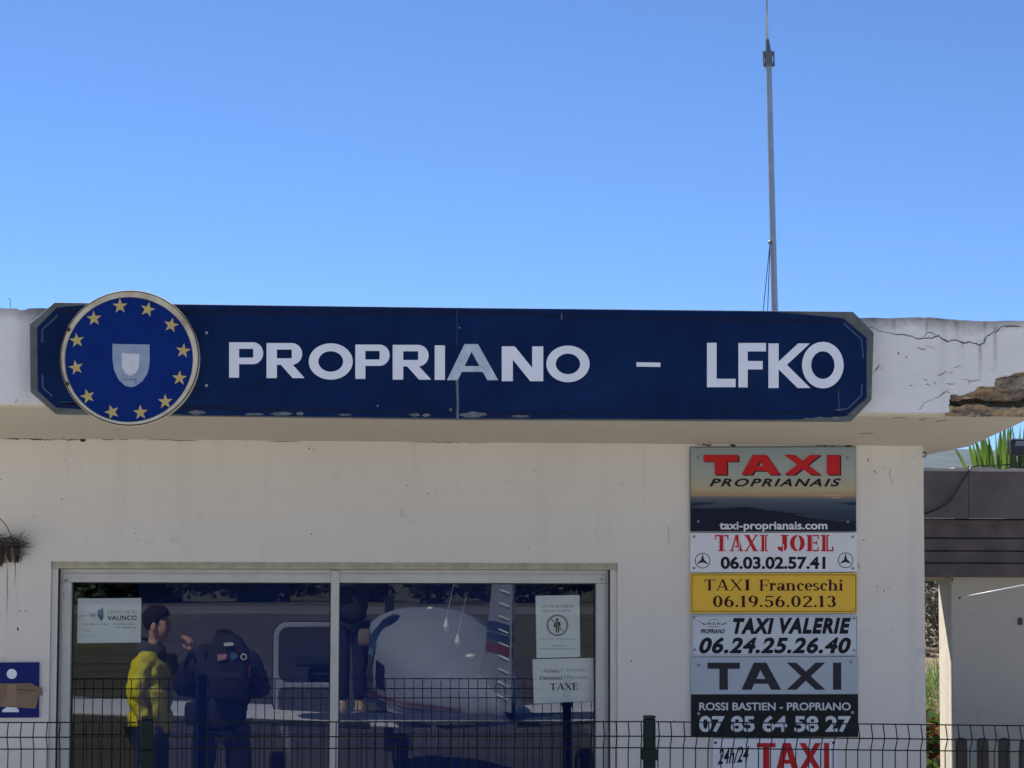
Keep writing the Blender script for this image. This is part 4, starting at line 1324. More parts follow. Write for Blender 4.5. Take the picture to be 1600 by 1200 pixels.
mb = MB(); mb.box(lx0, gx0 - .002, WY - .0015, WY + .02, gz, at(1500, 812, PYF).z); mb.build('gap_backing', BROWN, lint)  # board added to stop light showing through between the planks
for i, (a, b) in enumerate(hs):
    mb = MB()
    mb.box(lx0, gx1, PYF + random.uniform(-.006, .006), WY - .002, at(1500, b, PYF).z, at(1500, a, PYF).z)
    mb.build('plank', PLANK, lint, bevel=.004)
mb = MB(); mb.box(lx0, gx0 + .02, WY + .0, WY + .3, gz - .02, gz - .001)
mb.build('doorway_head', mat('raw head board', (0.30, 0.25, 0.17), .9, var=.3), lint)
plb = thing('planter_box', 'long dark brown planter box with pale coping above the planks', 'planter', (lx0, PYF, ptop))
PBY = PYF - .05
btop = at(1500, 733.5, PBY).z
mb = MB(); mb.box(lx0, at(1513, 760, PBY).x - .001, PBY, PBY + .03, ptop + .003, btop - .012); mb.box(at(1513, 760, PBY).x + .001, gx1, PBY + .0015, PBY + .03, ptop + .003, btop - .012)
mb.build('front_board', BROWN, plb, bevel=.002)
mb = MB(); mb.box(lx0, gx1, PBY + .0301, PBY + .55, ptop + .003, btop - .012)
mb.build('box', BROWN, plb)
mb = MB()
n_ = 40
for i in range(n_):
    a = lx0 + (gx1 - lx0) * i / n_; b = lx0 + (gx1 - lx0) * (i + 1) / n_
    h0 = random.uniform(.004, .012)
    mb.box(a, b - .0004, PBY - .012, PBY + .57, btop - .0115, btop + h0)
mb.build('coping', COPING, plb)
mb = MB()
for i in range(4):
    a = lx0 + .03 + i * .3
    mb.box(a, a + .22, PBY - .006, PBY - .001, ptop + .003, ptop + .008)
mb.build('edge_strip', COPING, plb)
cb = MB()
pc = [at(x, y, PBY - .018) for x, y in ((1444, 803), (1462, 797), (1478, 789), (1488, 778), (1497, 764), (1505, 750), (1514, 737))]
pc += [at(1517, 731, PBY - .018) + Vector((0, .0, .004)), at(1530, 729, PBY + .03) + Vector((0, 0, .006)), at(1560, 729, PBY + .06) + Vector((0, 0, .006)), at(1592, 727, PBY + .1) + Vector((0, 0, .01))]
cb.tube(pc, .0042, 7)
tag(cb.build('power_cable', BLACKP, smooth=True), 'loose black cable hanging down over the brown planter board', 'cable')
# blade plants
BY = PBY + .22
def blades(name_label, spec, seed):
    rr = random.Random(seed)
    xs = [at(s_[0], s_[1], BY).x for s_ in spec]
    root = thing('blade_plant', name_label, 'plant', (sum(xs) / len(xs), BY, btop - .02), 'green blade leaved plants in the planter box')
    mb = MB()
    spec = list(spec) + [(a_ + rr.uniform(-4, 4), b_, c_ + rr.uniform(-9, 9), d_ + rr.uniform(-4, 22), e_ * .6) for a_, b_, c_, d_, e_ in spec[::2]]
    for (x0, y0, x1, y1, w_) in spec:
        yo = BY + rr.uniform(-.1, .1)
        a = at(x0, y0, yo); a.z = btop - .03
        b = at(x1, y1, yo + rr.uniform(-.06, .06))
        wv = w_ * (yo + 11.4) / 3800
        k = len(mb.v); seg = 8
        bend = Vector(((b.x - a.x) * .12, rr.uniform(-.05, .05), 0))
        sidev = Vector((1, rr.uniform(-.5, .5), 0)).normalized()
        for i in range(seg + 1):
            t = i / seg
            p = a + (b - a) * t + bend * (t * t - t) * 4 * .5
            hw = wv * .5 * (1 - t ** 2.2) * (0.75 + .5 * min(1, t * 3)) + .0008
            mb.v += [tuple(p - sidev * hw), tuple(p + Vector((0, .006, 0))), tuple(p + sidev * hw)]
        for i in range(seg):
            for q in range(2):
                mb.f.append((k + i * 3 + q, k + i * 3 + q + 1, k + i * 3 + q + 4, k + i * 3 + q + 3)); mb.mi.append(0)
    mb.build('leaves', LEAF, root, smooth=True)
    mb = MB()
    for x in xs[::2]: mb.tube([Vector((x, BY, btop - .05)), Vector((x, BY, btop + .03))], [.012, .006], 6)
    mb.build('stem', LEAF, root)
zz7 = lambda x, y: z7(x, y)
def SP(lst): return [(*z7(a, b), *z7(c, d), e) for a, b, c, d, e in lst]
blades('green blade plant with one thin leaf leaning left, nearest the building corner', SP([(742, 1062, 636, 918, 4), (800, 1062, 738, 868, 7), (822, 1062, 762, 860, 6), (838, 1062, 790, 880, 7), (850, 1062, 818, 838, 7), (868, 1062, 838, 842, 8), (885, 1062, 850, 845, 7), (900, 1062, 872, 836, 5), (915, 1062, 868, 860, 6)]), 3)
blades('dense upright green blade plant just left of the black floodlight', SP([(950, 1062, 955, 815, 7), (962, 1062, 975, 800, 7), (975, 1062, 990, 790, 8), (990, 1062, 1008, 780, 8), (1000, 1062, 1025, 770, 6), (1012, 1062, 1035, 800, 6)]), 4)
blades('sparse green blade plant arching behind the black floodlight', SP([(1060, 1062, 1035, 790, 4), (1080, 1062, 1090, 800, 6), (1095, 1062, 1114, 812, 6), (1110, 1062, 1150, 780, 7), (1130, 1062, 1190, 800, 7), (1065, 1062, 1045, 960, 7), (1150, 1062, 1160, 760, 7)]), 5)
# floodlight
FLY = PBY + .05
fl_c = at(*z7(1070, 935), FLY)
fld = thing('floodlight', 'black floodlight on a bracket standing on the planter coping', 'floodlight', (fl_c.x, FLY, btop))
a = at(*z7(1012, 875), FLY); b = at(*z7(1130, 1000), FLY)
mb = MB(); mb.hexa([(a.x, FLY - .05, b.z), (b.x, FLY - .05, b.z), (a.x + .005, FLY + .06, b.z + .015), (b.x - .005, FLY + .06, b.z + .015), (a.x, FLY - .05, a.z - .012), (b.x, FLY - .05, a.z - .012), (a.x + .005, FLY + .06, a.z), (b.x - .005, FLY + .06, a.z)])
mb.build('housing', BLACKP, fld, bevel=.006)
mb = MB()
q = at(*z7(1065, 895), FLY - .052)
mb.hexa([(a.x + .018, FLY - .058, q.z - .03), (b.x - .01, FLY - .058, q.z - .03), (a.x + .018, FLY - .0505, q.z - .03), (b.x - .01, FLY - .0505, q.z - .03), (a.x + .03, FLY - .058, q.z), (b.x - .01, FLY - .058, q.z), (a.x + .03, FLY - .0505, q.z), (b.x - .01, FLY - .0505, q.z)])
mb.build('lamp_glass', mat('lamp glass', (0.20, 0.20, 0.19), .2), fld)
mb = MB()
for x in (1030, 1088):
    c_ = at(*z7(x, 1000), FLY); mb.box(c_.x - .007, c_.x + .007, FLY - .012, FLY + .012, btop + .012, b.z + .01)
c_ = at(*z7(1060, 1055), FLY); mb.box(c_.x - .045, c_.x + .05, FLY - .03, FLY + .03, btop + .012, btop + .02)
mb.build('bracket', BLACKP, fld)
# thin white rod in front of the wall
rod = thing('slim_rod', 'thin white rod with a small dark ball tip, sloping up beside the beige wall', 'rod', tuple(at(1690, 896, 2.3)))
mb = MB(); mb.tube([at(1500, 934, 2.3), at(1600, 914.5, 2.3), at(1690, 896, 2.3)], [.0042, .0048, .006], 8)
mb.build('shaft', WHITE, rod, smooth=True)
mb = MB(); mb.ball(at(1499.5, 934, 2.3), .0085); mb.build('tip', AD, rod, smooth=True)
mb = MB(); q = at(1690, 896, 2.3); mb.box(q.x - .02, q.x + .02, 2.28, WY - .001, q.z - .03, q.z + .03); mb.build('bracket', STEEL, rod)
# picket fence
PKY = 2.0
pf = thing('picket_fence', 'dark brown wooden picket fence with rounded tops before the beige wall', 'fence', (at(1503, 1200, PKY).x, PKY, 0))
pw = .062; pitch = (at(1570, 1160, PKY).x - at(1503, 1160, PKY).x) / 2
pzt = at(1500, 1154, PKY).z
for i in range(9):
    xc = at(1503, 1160, PKY).x + i * pitch
    mb = MB(); hh = pzt + random.uniform(-.01, .008)
    pts = [(xc - pw / 2, .05), (xc + pw / 2, .05), (xc + pw / 2, hh - .02)] + [(xc + pw / 2 * math.cos(t), hh - .02 + .02 * math.sin(t)) for t in np.linspace(.3, math.pi - .3, 6)] + [(xc - pw / 2, hh - .02)]
    mb.prism(pts, PKY, PKY + .03); mb.build('picket', WOOD, pf, bevel=.004)
mb = MB()
for z in (.35, .95): mb.box(at(1503, 1160, PKY).x - .05, at(1503, 1160, PKY).x + 8.4 * pitch, PKY + .0305, PKY + .06, z, z + .07)
mb.build('rail', WOOD, pf)

# ------------------------------------------------------------------ planting
def leafy(mb, c, rad, n, size, rr, sq=.8, flat_=.5, lobes=7, mi_pick=None):
    """many leaf faces gathered in clumps through the volume of a crown"""
    cl = []
    for i in range(lobes):
        t = rr.uniform(0, 2 * math.pi); u = rr.uniform(-.8, .9); q = math.sqrt(max(0, 1 - u * u)) * rr.uniform(.35, .8)
        cl.append((Vector((c[0] + rad[0] * q * math.cos(t), c[1] + rad[1] * q * math.sin(t), c[2] + rad[2] * u * .75)), rr.uniform(.28, .5)))
    for i in range(n):
        cc, rs = cl[i % lobes]
        d = Vector((rr.gauss(0, 1), rr.gauss(0, 1), rr.gauss(0, 1)))
        d = d / max(d.length, 1e-3) * (rr.random() ** .45)
        p = cc + Vector((d.x * rad[0] * rs, d.y * rad[1] * rs, d.z * rad[2] * rs))
        a = Vector((rr.gauss(0, 1), rr.gauss(0, 1), rr.gauss(0, 1) * flat_)).normalized()
        b = a.orthogonal().normalized()
        b = (b * math.cos(rr.random() * 3) + a.cross(b) * math.sin(rr.random() * 3)).normalized()
        s_ = size * rr.uniform(.6, 1.4)
        k = len(mb.v)
        mb.v += [tuple(p), tuple(p + a * s_ * .5 + b * s_ * .28), tuple(p + a * s_), tuple(p + a * s_ * .5 - b * s_ * .28)]
        mb.f.append((k, k + 1, k + 2, k + 3)); mb.mi.append(0 if mi_pick is None else mi_pick(rr))
def limbs(mb, h, r0, rr, spread, n=7):
    mb.tube([Vector((0, 0, -.1)), Vector((.03, .02, h * .35)), Vector((-.02, .05, h * .7)), Vector((.03, 0, h))], [r0, r0 * .8, r0 * .55, r0 * .2], 8)
    for i in range(n):
        t = rr.uniform(0, 6.28); z0 = h * rr.uniform(.25, .75)
        d = Vector((math.cos(t) * spread, math.sin(t) * spread, h * rr.uniform(.15, .4)))
        mb.tube([Vector((0, 0, z0)), Vector((0, 0, z0)) + d * .5 + Vector((0, 0, .05)), Vector((0, 0, z0)) + d], [r0 * .4, r0 * .25, r0 * .08], 6)
BARK = mat('bark', (0.07, 0.055, 0.042), .95, var=.3, vscale=10)
FOL = mat('dark evergreen foliage', (0.028, 0.045, 0.018), .7, var=.5, vscale=1.2, trans=.2)
FOL2 = mat('shrub foliage', (0.05, 0.085, 0.025), .6, var=.45, vscale=3, trans=.3)
DRYF = mat('dry shrub twigs', (0.17, 0.155, 0.115), .9, var=.4, vscale=6)
CRO = [mat('variegated leaf green', (0.06, 0.11, 0.02), .5, trans=.35), mat('variegated leaf red', (0.16, 0.035, 0.02), .5, trans=.3), mat('variegated leaf yellow', (0.32, 0.20, 0.04), .5, trans=.3)]

def tree(name, label, cat, loc, h, rad, n, size, m_, seed, group=None, trunk=.12, lobes=9, mi_pick=None):
    rr = random.Random(seed)
    root = thing(name, label, cat, loc, group)
    mb = MB(); limbs(mb, h * .75, trunk, rr, rad[0] * .7); mb.build('trunk' if trunk > .05 else 'stem', BARK, root, local=True, smooth=True)
    mb = MB(); leafy(mb, (0, 0, h - rad[2]), rad, n, size, rr, lobes=lobes, mi_pick=mi_pick)
    mb.build('crown' if trunk > .05 else 'foliage', m_, root, local=True)
    return root
# bank of soil and grass behind the doorway
bank = MB()
bx0, bx1 = 1.2, 9.0
nbx, nby = 40, 50
for j in range(nby + 1):
    for i in range(nbx + 1):
        x = bx0 + (bx1 - bx0) * i / nbx; y = 5.2 + 13 * j / nby
        t = min(1, max(0, (y - 5.2) / 6.0))
        z = .30 + 1.0 * t * t * (3 - 2 * t) + .05 * noise.noise(Vector((x * 1.5, y * 1.5, 0))) + (.25 * (y - 11.2) / 7 if y > 11.2 else 0)
        if i in (0, nbx) or j in (0, nby): z = -.05
        bank.v.append((x, y, z))
for j in range(nby):
    for i in range(nbx):
        a = j * (nbx + 1) + i
        bank.f.append((a, a + 1, a + nbx + 2, a + nbx + 1)); bank.mi.append(0)
tag(bank.build('grass_bank', mat('bank soil', (0.16, 0.10, 0.065), .95, var=.3, vscale=3, col2=(0.08, 0.085, 0.03), c2scale=1.2), smooth=True), kind='structure')
def bank_z(x, y):
    t = min(1, max(0, (y - 5.2) / 6.0)); return .30 + 1.0 * t * t * (3 - 2 * t) + .05 * noise.noise(Vector((x * 1.5, y * 1.5, 0)))
gr = MB(); rr = random.Random(5)
for i in range(9000):
    y = rr.uniform(6.2, 10.2); x = 2.75 + (y + 11.4) * .0 + rr.uniform(.4, 3.2)
    p = Vector((x, y, bank_z(x, y) - .01)); L_ = rr.uniform(.08, .24)
    d = Vector((rr.gauss(0, .35), rr.gauss(0, .35), 1)).normalized() * L_
    s_ = Vector((rr.uniform(-1, 1), rr.uniform(-1, 1), 0)).normalized() * .005
    k = len(gr.v); gr.v += [tuple(p - s_), tuple(p + s_), tuple(p + d)]; gr.f.append((k, k + 1, k + 2)); gr.mi.append(0)
tag(gr.build('tall_grass', mat('bright grass', (0.12, 0.22, 0.04), .6, var=.4, vscale=2, trans=.4)), 'bright green grass growing on the bank seen through the doorway', 'grass', kind='stuff')
SHR = 'shrubs behind the doorway'
def behind(px, Y): return at(px, 1000, Y).x
tree('leafy_shrub', 'low shrub with red, yellow and green leaves close behind the doorway', 'shrub', (behind(1463, 4.6), 4.6, 0), 1.25, (.42, .35, .55), 900, .11, CRO, 21, SHR, .02, 9, lambda r_: r_.choice((0, 0, 1, 1, 2)))
tree('dry_shrub', 'grey dry twiggy shrub on top of the grass bank', 'shrub', (behind(1468, 12), 12.0, bank_z(4, 12)), .75, (.9, .6, .45), 2600, .06, DRYF, 22, SHR, .03)
tree('dry_shrub', 'small pale dry shrub behind the bank, right of the twiggy one', 'shrub', (behind(1510, 13), 13.0, bank_z(5, 13)), .7, (.8, .6, .4), 1800, .06, DRYF, 26, SHR, .03)
tree('evergreen_tree', 'dark evergreen tree in the distance behind the doorway shrubs', 'tree', (behind(1462, 19), 19.0, 0), 3.2, (1.7, 1.4, 1.25), 5000, .16, FOL, 23, None, .14)
tree('garden_bush', 'mid green garden bush behind the beige wall', 'shrub', (behind(1560, 15), 15.0, 0), 2.6, (1.3, 1.0, 1.0), 2500, .12, FOL2, 24, SHR, .06)

# hills across the bay
hl = MB()
nhx, nhy = 90, 14
for j in range(nhy + 1):
    for i in range(nhx + 1):
        x = -600 + 2600 * i / nhx; y = 1500 + 900 * j / nhy
        prof = math.sin(min(1, j / nhy * 1.35) * math.pi / 2)
        ridge = 92 + 22 * noise.fractal(Vector((x * .0025, .3, 0)), 1, 2, 4) + 30 * math.exp(-((x - 700) / 420) ** 2)
        edge = min(1, max(0, (x + 600) / 700)) * min(1, max(0, (2000 - x) / 700))
        z = -2 + ridge * prof * edge + 7 * noise.fractal(Vector((x * .01, y * .01, 2)), 1, 2, 4) * prof
        hl.v.append((x, y, z))
for j in range(nhy):
    for i in range(nhx):
        a = j * (nhx + 1) + i
        hl.f.append((a, a + 1, a + nhx + 2, a + nhx + 1)); hl.mi.append(0)
HILLM = mat('scrub hillside', (0.026, 0.036, 0.026), .95, var=.5, vscale=.02, col2=(0.05, 0.048, 0.04), c2scale=.012, bump=.8, bscale=.05, bdist=6)
tag(hl.build('hills', HILLM, smooth=True), kind='structure')

# ------------------------------------------------------------------ parked light aircraft (seen mirrored in the glass)
PAINT = mat('white aircraft paint', (0.70, 0.71, 0.73), 0.3, var=.04, vscale=2, coat=.3)
FUSE = mat('grey aircraft body', (0.27, 0.30, 0.36), 0.35, var=.06, vscale=2)  # body, fin, rudder and door, darker than the white wings
ABLUE = mat('aircraft blue stripe', (0.010, 0.030, 0.13), 0.35)
ARED = mat('aircraft red stripe', (0.16, 0.015, 0.04), 0.35)
ACGL = mat('aircraft dark window', (0.012, 0.015, 0.02), 0.08)
TYRE = mat('tyre rubber', (0.015, 0.015, 0.016), 0.85)
GREYP = mat('walkway grey', (0.05, 0.055, 0.065), 0.9)
tail = Vector((1.30, -7.8, 0))
ang = math.atan2(-0.105, -1.0)          # heading of the nose in plan
plane = thing('light_aircraft', 'white low wing light aircraft with open cabin door, reflected in the window', 'aircraft', tuple(tail))
nose = Vector((-0.11, -1.0, 0)).normalized()
side = Vector((1, -0.11, 0)).normalized()      # towards +X
def AP(t, s_, z): return tail + nose * t + side * s_ + Vector((0, 0, z))
SEC = [(t_, (a_ + b_) / 2, w_, (a_ - b_) / 2) for t_, a_, b_, w_ in ((0.0, 1.08, .94, .04), (.35, 1.12, .90, .12), (1.2, 1.25, .84, .28), (2.0, 1.36, .78, .42), (2.7, 1.46, .72, .52), (3.3, 1.57, .68, .59), (3.9, 1.68, .66, .63), (4.4, 1.735, .65, .64), (5.1, 1.74, .65, .64), (5.7, 1.50, .65, .60), (6.2, 1.36, .65, .54), (7.0, 1.30, .65, .46), (7.45, 1.20, .72, .30), (7.6, 1.11, .81, .16))]
def sec(t):
    t = max(SEC[0][0], min(SEC[-1][0], t))
    for (a, b) in zip(SEC[:-1], SEC[1:]):
        if a[0] <= t <= b[0]:
            u = (t - a[0]) / (b[0] - a[0]); u = u * u * (3 - 2 * u) * .35 + u * .65
            return [a[i] + (b[i] - a[i]) * u for i in (1, 2, 3)]
def FU(t, a, off=0.0):
    zc, wd, hg = sec(t)
    c_, s_ = math.cos(R(a)), math.sin(R(a))
    e = .78
    return AP(t, (wd + off) * math.copysign(abs(c_) ** e, c_), zc + (hg + off) * math.copysign(abs(s_) ** e, s_))
def loft_patch(mb, t0, t1, a0, a1, off, nt_=12, na=8, mi=0, a0b=None, a1b=None):
    k = len(mb.v)
    for i in range(nt_ + 1):
        u = i / nt_; t = t0 + (t1 - t0) * u
        A0 = a0 + ((a0b if a0b is not None else a0) - a0) * u; A1 = a1 + ((a1b if a1b is not None else a1) - a1) * u
        for j in range(na + 1): mb.v.append(tuple(FU(t, A0 + (A1 - A0) * j / na, off)))
    for i in range(nt_):
        for j in range(na):
            a = k + i * (na + 1) + j
            mb.f.append((a, a + 1, a + na + 2, a + na + 1)); mb.mi.append(mi)
mb = MB(); loft_patch(mb, 0, 7.6, 0, 360, 0, 60, 40); mb.build('fuselage', FUSE, plane, smooth=True)
for nm, m_, args in (('windscreen', ACGL, (5.35, 5.75, 32, 148)), ('side_window', ACGL, (3.25, 3.75, 22, 50)), ('side_window', ACGL, (3.9, 4.5, 20, 58)), ('side_window', ACGL, (3.35, 3.75, 172, 192)), ('side_window', ACGL, (3.95, 4.55, 164, 190))):
    mb = MB(); loft_patch(mb, *args, .006); mb.build(nm, m_, plane, smooth=True)
for lo, wd, m_ in ((-25, 5, ARED), (-34, 5, ABLUE), (-40, 3, ABLUE)):
    for sg in (0, 1):
        mb = MB()
        a0, a1 = (lo, lo + wd) if sg == 0 else (180 - lo - wd, 180 - lo)
        loft_patch(mb, 1.0, 7.2, a0, a1, .005, 30, 3); mb.build('stripe', m_, plane, smooth=True)
# wing halves with rounded tips
def airfoil(chord, thick):
    up, lo = [], []
    for i in range(13):
        x = (1 - math.cos(math.pi * i / 12)) / 2
        y = thick * chord * 4.4 * (.2969 * math.sqrt(x) - .126 * x - .3516 * x ** 2 + .2843 * x ** 3 - .1036 * x ** 4)
        up.append((x * chord, y)); lo.append((x * chord, -y * .7))
    return up[::-1] + lo[1:-1]
def lift_surface(mb, stations, sgn):
    """stations: (span s, lead edge t, chord, z, thickness)"""
    k = len(mb.v); n = None
    for s_, t0, ch_, z, th in stations:
        af = airfoil(ch_, th); n = len(af)
        for x, y in af: mb.v.append(tuple(AP(t0 - x, sgn * s_, z + y)))
    for i in range(len(stations) - 1):
        for j in range(n):
            j2 = (j + 1) % n
            q = (k + i * n + j, k + i * n + j2, k + (i + 1) * n + j2, k + (i + 1) * n + j)
            mb.f.append(q if sgn > 0 else q[::-1]); mb.mi.append(0)
    e = k + (len(stations) - 1) * n
    mb.f.append(tuple(e + j for j in range(n)) if sgn > 0 else tuple(e + j for j in range(n - 1, -1, -1))); mb.mi.append(0)
ZW = .63
for sg in (1, -1):
    mb = MB()
    lift_surface(mb, [(.1, 5.15, 1.6, ZW, .12), (1.2, 5.15, 1.55, ZW + .06, .14), (4.4, 5.10, 1.4, ZW + .21, .15), (4.75, 5.05, 1.2, ZW + .225, .12), (4.92, 4.9, .75, ZW + .235, .05), (4.97, 4.7, .3, ZW + .24, .02)], sg)
    wg = mb.build('wing', PAINT, plane, smooth=True, sharp=60)
    mb = MB()
    a, b, c_, d = AP(3.80, sg * .66, ZW + .105), AP(3.80, sg * 2.6, ZW + .22), AP(3.69, sg * 2.6, ZW + .17), AP(3.69, sg * .66, ZW + .05)
    mb.tube([AP(3.56, sg * .7, ZW + .03), AP(3.58, sg * 2.7, ZW + .12)], .03, 8)
    mb.build('flap', GREYP, wg, smooth=True)
mb = MB()
for sg in (1, -1): lift_surface(mb, [(.0, .62, .82, .93, .07), (1.45, .6, .78, .95, .07), (1.6, .55, .6, .953, .07), (1.66, .42, .3, .955, .03)], sg)
st = mb.build('stabilator', mat('shaded tailplane', (0.05, 0.06, 0.085), .4), plane, smooth=True, sharp=60)  # backlit shade of the white tailplane put into its colour
mb = MB()
for sg in (1, -1): lift_surface(mb, [(.06, -.18, .16, .935, .06), (1.2, -.17, .16, .95, .06)], sg)
mb.build('trim_tab', PAINT, st)
# fin and ribbed rudder
def finplate(mb, pts, hw0, hw1, zr):
    n = len(pts)
    k = len(mb.v)
    for sg in (-1, 1):
        for t, z in pts:
            q = (z - zr[0]) / (zr[1] - zr[0]); hw = hw0 + (hw1 - hw0) * q
            mb.v.append(tuple(AP(t, sg * hw, z)))
    mb.f.append(tuple(k + i for i in range(n))); mb.mi.append(0)
    mb.f.append(tuple(k + n + i for i in range(n - 1, -1, -1))); mb.mi.append(0)
    for i in range(n):
        j = (i + 1) % n
        mb.f.append((k + j, k + i, k + n + i, k + n + j)); mb.mi.append(0)
mb = MB(); finplate(mb, [(.25, 1.05), (1.5, 1.12), (.95, 1.45), (.36, 2.6), (.10, 2.6)], .055, .035, (1.0, 2.6)); fin = mb.build('fin', FUSE, plane, bevel=.012)
LT = lambda z: .24 - .15 * (z - 1.0) / 1.6        # hinge line
TE = lambda z: -.20 - .06 * (z - 1.1) / 1.2
LE = lambda z: .95 - (z - 1.45) * .513 if z > 1.45 else .95 + (1.45 - z) * 1.3
RD = -.038                                     # the rudder hangs slightly to one side
HWR = lambda z: .068 - .020 * (z - 1.0) / 1.6
def rud_pt(z, sg, u, off=0.0):                  # u: 0 at the hinge, 1 at the trailing edge
    return AP(LT(z) + (TE(z) - LT(z)) * u, sg * ((HWR(z) + off) * (1 - u) + (.007 + off) * u) + RD * u, z)
mb = MB()
zs_r = [1.0, 1.4, 1.8, 2.2, 2.58]
for z in zs_r: mb.v += [tuple(rud_pt(z, -1, 0)), tuple(rud_pt(z, -1, 1)), tuple(rud_pt(z, 1, 1)), tuple(rud_pt(z, 1, 0))]
for q in range(len(zs_r) - 1):
    for e in range(4):
        e2 = (e + 1) % 4
        mb.f.append((q * 4 + e, q * 4 + e2, q * 4 + 4 + e2, q * 4 + 4 + e)); mb.mi.append(0)
mb.f += [(0, 1, 2, 3), (19, 18, 17, 16)]; mb.mi += [0, 0]
rud = mb.build('rudder', FUSE, plane)
def band(z0, z1, m_):
    mb = MB()
    hw = lambda z: .055 + (.035 - .055) * (z - 1) / 1.6 + .006
    for sg in (-1, 1):
        k = len(mb.v)
        mb.v += [tuple(AP(LE(z0) - .04, sg * hw(z0), z0)), tuple(AP(LT(z0) + .01, sg * hw(z0), z0)), tuple(AP(LT(z1) + .01, sg * hw(z1), z1)), tuple(AP(LE(z1) - .04, sg * hw(z1), z1))]
        mb.f.append((k, k + 1, k + 2, k + 3)); mb.mi.append(0)
    mb.build('stripe', m_, fin)
    mb = MB()
    for sg in (-1, 1):
        k = len(mb.v)
        mb.v += [tuple(rud_pt(z0, sg, .02, .004)), tuple(rud_pt(z0 - .015, sg, .97, .004)), tuple(rud_pt(z1 - .015, sg, .97, .004)), tuple(rud_pt(z1, sg, .02, .004))]
        mb.f.append((k, k + 1, k + 2, k + 3)); mb.mi.append(0)
    mb.build('stripe', m_, rud)
for z0, z1, m_ in ((1.625, 1.70, ABLUE), (1.545, 1.61, ABLUE), (1.45, 1.53, ARED)): band(z0, z1, m_)
for i in range(15):
    z = 1.12 + i * .105
    for sg in (-1, 1):
        mb = MB(); mb.tube([rud_pt(z, sg, .04, .005), rud_pt(z - .022, sg, .9, .005)], .0075, 5); mb.build('rib', PAINT, rud)
# antennas, lamp on the cabin roof
for t in (3.45, 2.75):
    zc, wd, hg = sec(t)
    b_ = AP(t, 0, zc + hg)
    mb = MB(); mb.tube([b_ - Vector((0, 0, .02)), b_ + Vector((0, 0, .07))], [.036, .008], 8); mb.tube([b_ + Vector((0, 0, .06)), b_ + nose * -.10 + side * .06 + Vector((0, 0, .42))], [.0032, .0016], 6)
    mb.build('whip_antenna', PAINT, plane)
for t, q in ((4.5, .03), (2.0, .04)):
    zc, wd, hg = sec(t); b_ = AP(t, 0, zc + hg)
    mb = MB(); mb.ball(b_, q * 1.1, 10, 6, (1.2, 1.2, .6)); mb.build('beacon', PAINT, plane, smooth=True)
# open cabin door: rounded frame, window
def rrect(cx, cz, wx, wz, r, n=6):
    out = []
    for sx, sz, a in ((1, 1, 0), (-1, 1, 90), (-1, -1, 180), (1, -1, 270)):
        for i in range(n + 1):
            t = R(a + 90 * i / n); out.append((cx + sx * (wx - r) + r * math.cos(t), cz + sz * (wz - r) + r * math.sin(t)))
    return out
DT = 4.95
da, db = at_ref(428, 972, 11.9), at_ref(532, 1117, 11.9)
dcx, dcz, dwx, dwz = (da.x + db.x) / 2, (da.z + db.z) / 2, (db.x - da.x) / 2, (da.z - db.z) / 2
def framed(mb, o, i, y0, y1, mi=0):
    n = len(o); k = len(mb.v)
    for y in (y0, y1):
        mb.v += [(p[0], y, p[1]) for p in o]; mb.v += [(p[0], y, p[1]) for p in i]
    for q in range(n):
        r_ = (q + 1) % n
        for f in ((q, r_, n + r_, n + q), (2 * n + r_, 2 * n + q, 3 * n + q, 3 * n + r_), (q, 2 * n + q, 2 * n + r_, r_), (n + r_, 3 * n + r_, 3 * n + q, n + q)):
            mb.f.append(tuple(k + v for v in f)); mb.mi.append(mi)
mb = MB()
o_ = rrect(dcx, dcz, dwx, dwz, .13); wcz = dcz + dwz * .30
i_ = rrect(dcx + .012, wcz, dwx - .036, dwz * .60, .10)
framed(mb, o_, i_, -11.90, -11.86)
door = mb.build('door', FUSE, plane, bevel=.004)
mb = MB(); mb.prism(i_, -11.885, -11.875)
mb.build('door_window', glass_mat('door glass', .02, (.72, .76, .8)), door)
mb = MB(); framed(mb, rrect(dcx, dcz, dwx + .012, dwz + .012, .14), rrect(dcx, dcz, dwx + .001, dwz + .001, .13), -11.89, -11.865)
mb.build('door_seal', RUBBER, door)
mb = MB()
lo_ = rrect(dcx, dcz - dwz * .66, dwx - .05, dwz * .26, .05); mb.prism(lo_, -11.858, -11.85); mb.build('door_trim', GREYP, door, bevel=.003)
mb = MB(); p = at_ref(490, 1036, 12.2); mb.box(p.x - .18, p.x + .22, -12.3, -12.2, p.z - .04, p.z + .10); mb.box(p.x - .05, p.x + .2, -12.3, -12.1, p.z - .35, p.z - .04)
mb.build('cabin_seat', GREYP, plane, bevel=.03)
# undercarriage, propeller
for t, s_ in ((4.3, 1.5), (4.3, -1.5), (6.7, 0)):
    mb = MB(); c_ = AP(t, s_, .19)
    prof = [(.10, .055), (.17, .065), (.19, .03), (.19, -.03), (.17, -.065), (.10, -.055)]
    nn = 24; k = 0
    for r_, y in prof:
        for i in range(nn):
            a = 2 * math.pi * i / nn; mb.v.append(tuple(c_ + nose * (r_ * math.cos(a)) + Vector((0, 0, r_ * math.sin(a))) + side * y))
    for j in range(len(prof)):
        j2 = (j + 1) % len(prof)
        for i in range(nn):
            i2 = (i + 1) % nn; mb.f.append((j * nn + i, j * nn + i2, j2 * nn + i2, j2 * nn + i)); mb.mi.append(0)
    wh = mb.build('wheel', TYRE, plane, smooth=True)
    mb = MB(); mb.tube([c_ - side * .05, c_ + side * .05], .10, 16); mb.build('rim', STEEL, wh)
    mb = MB(); mb.tube([c_ + Vector((0, 0, .0)) + side * .09, c_ + Vector((0, 0, .30)) + side * .09, AP(t, s_ * .98, .70)], [.03, .035, .04], 8); mb.build('leg', PAINT, plane, smooth=True)
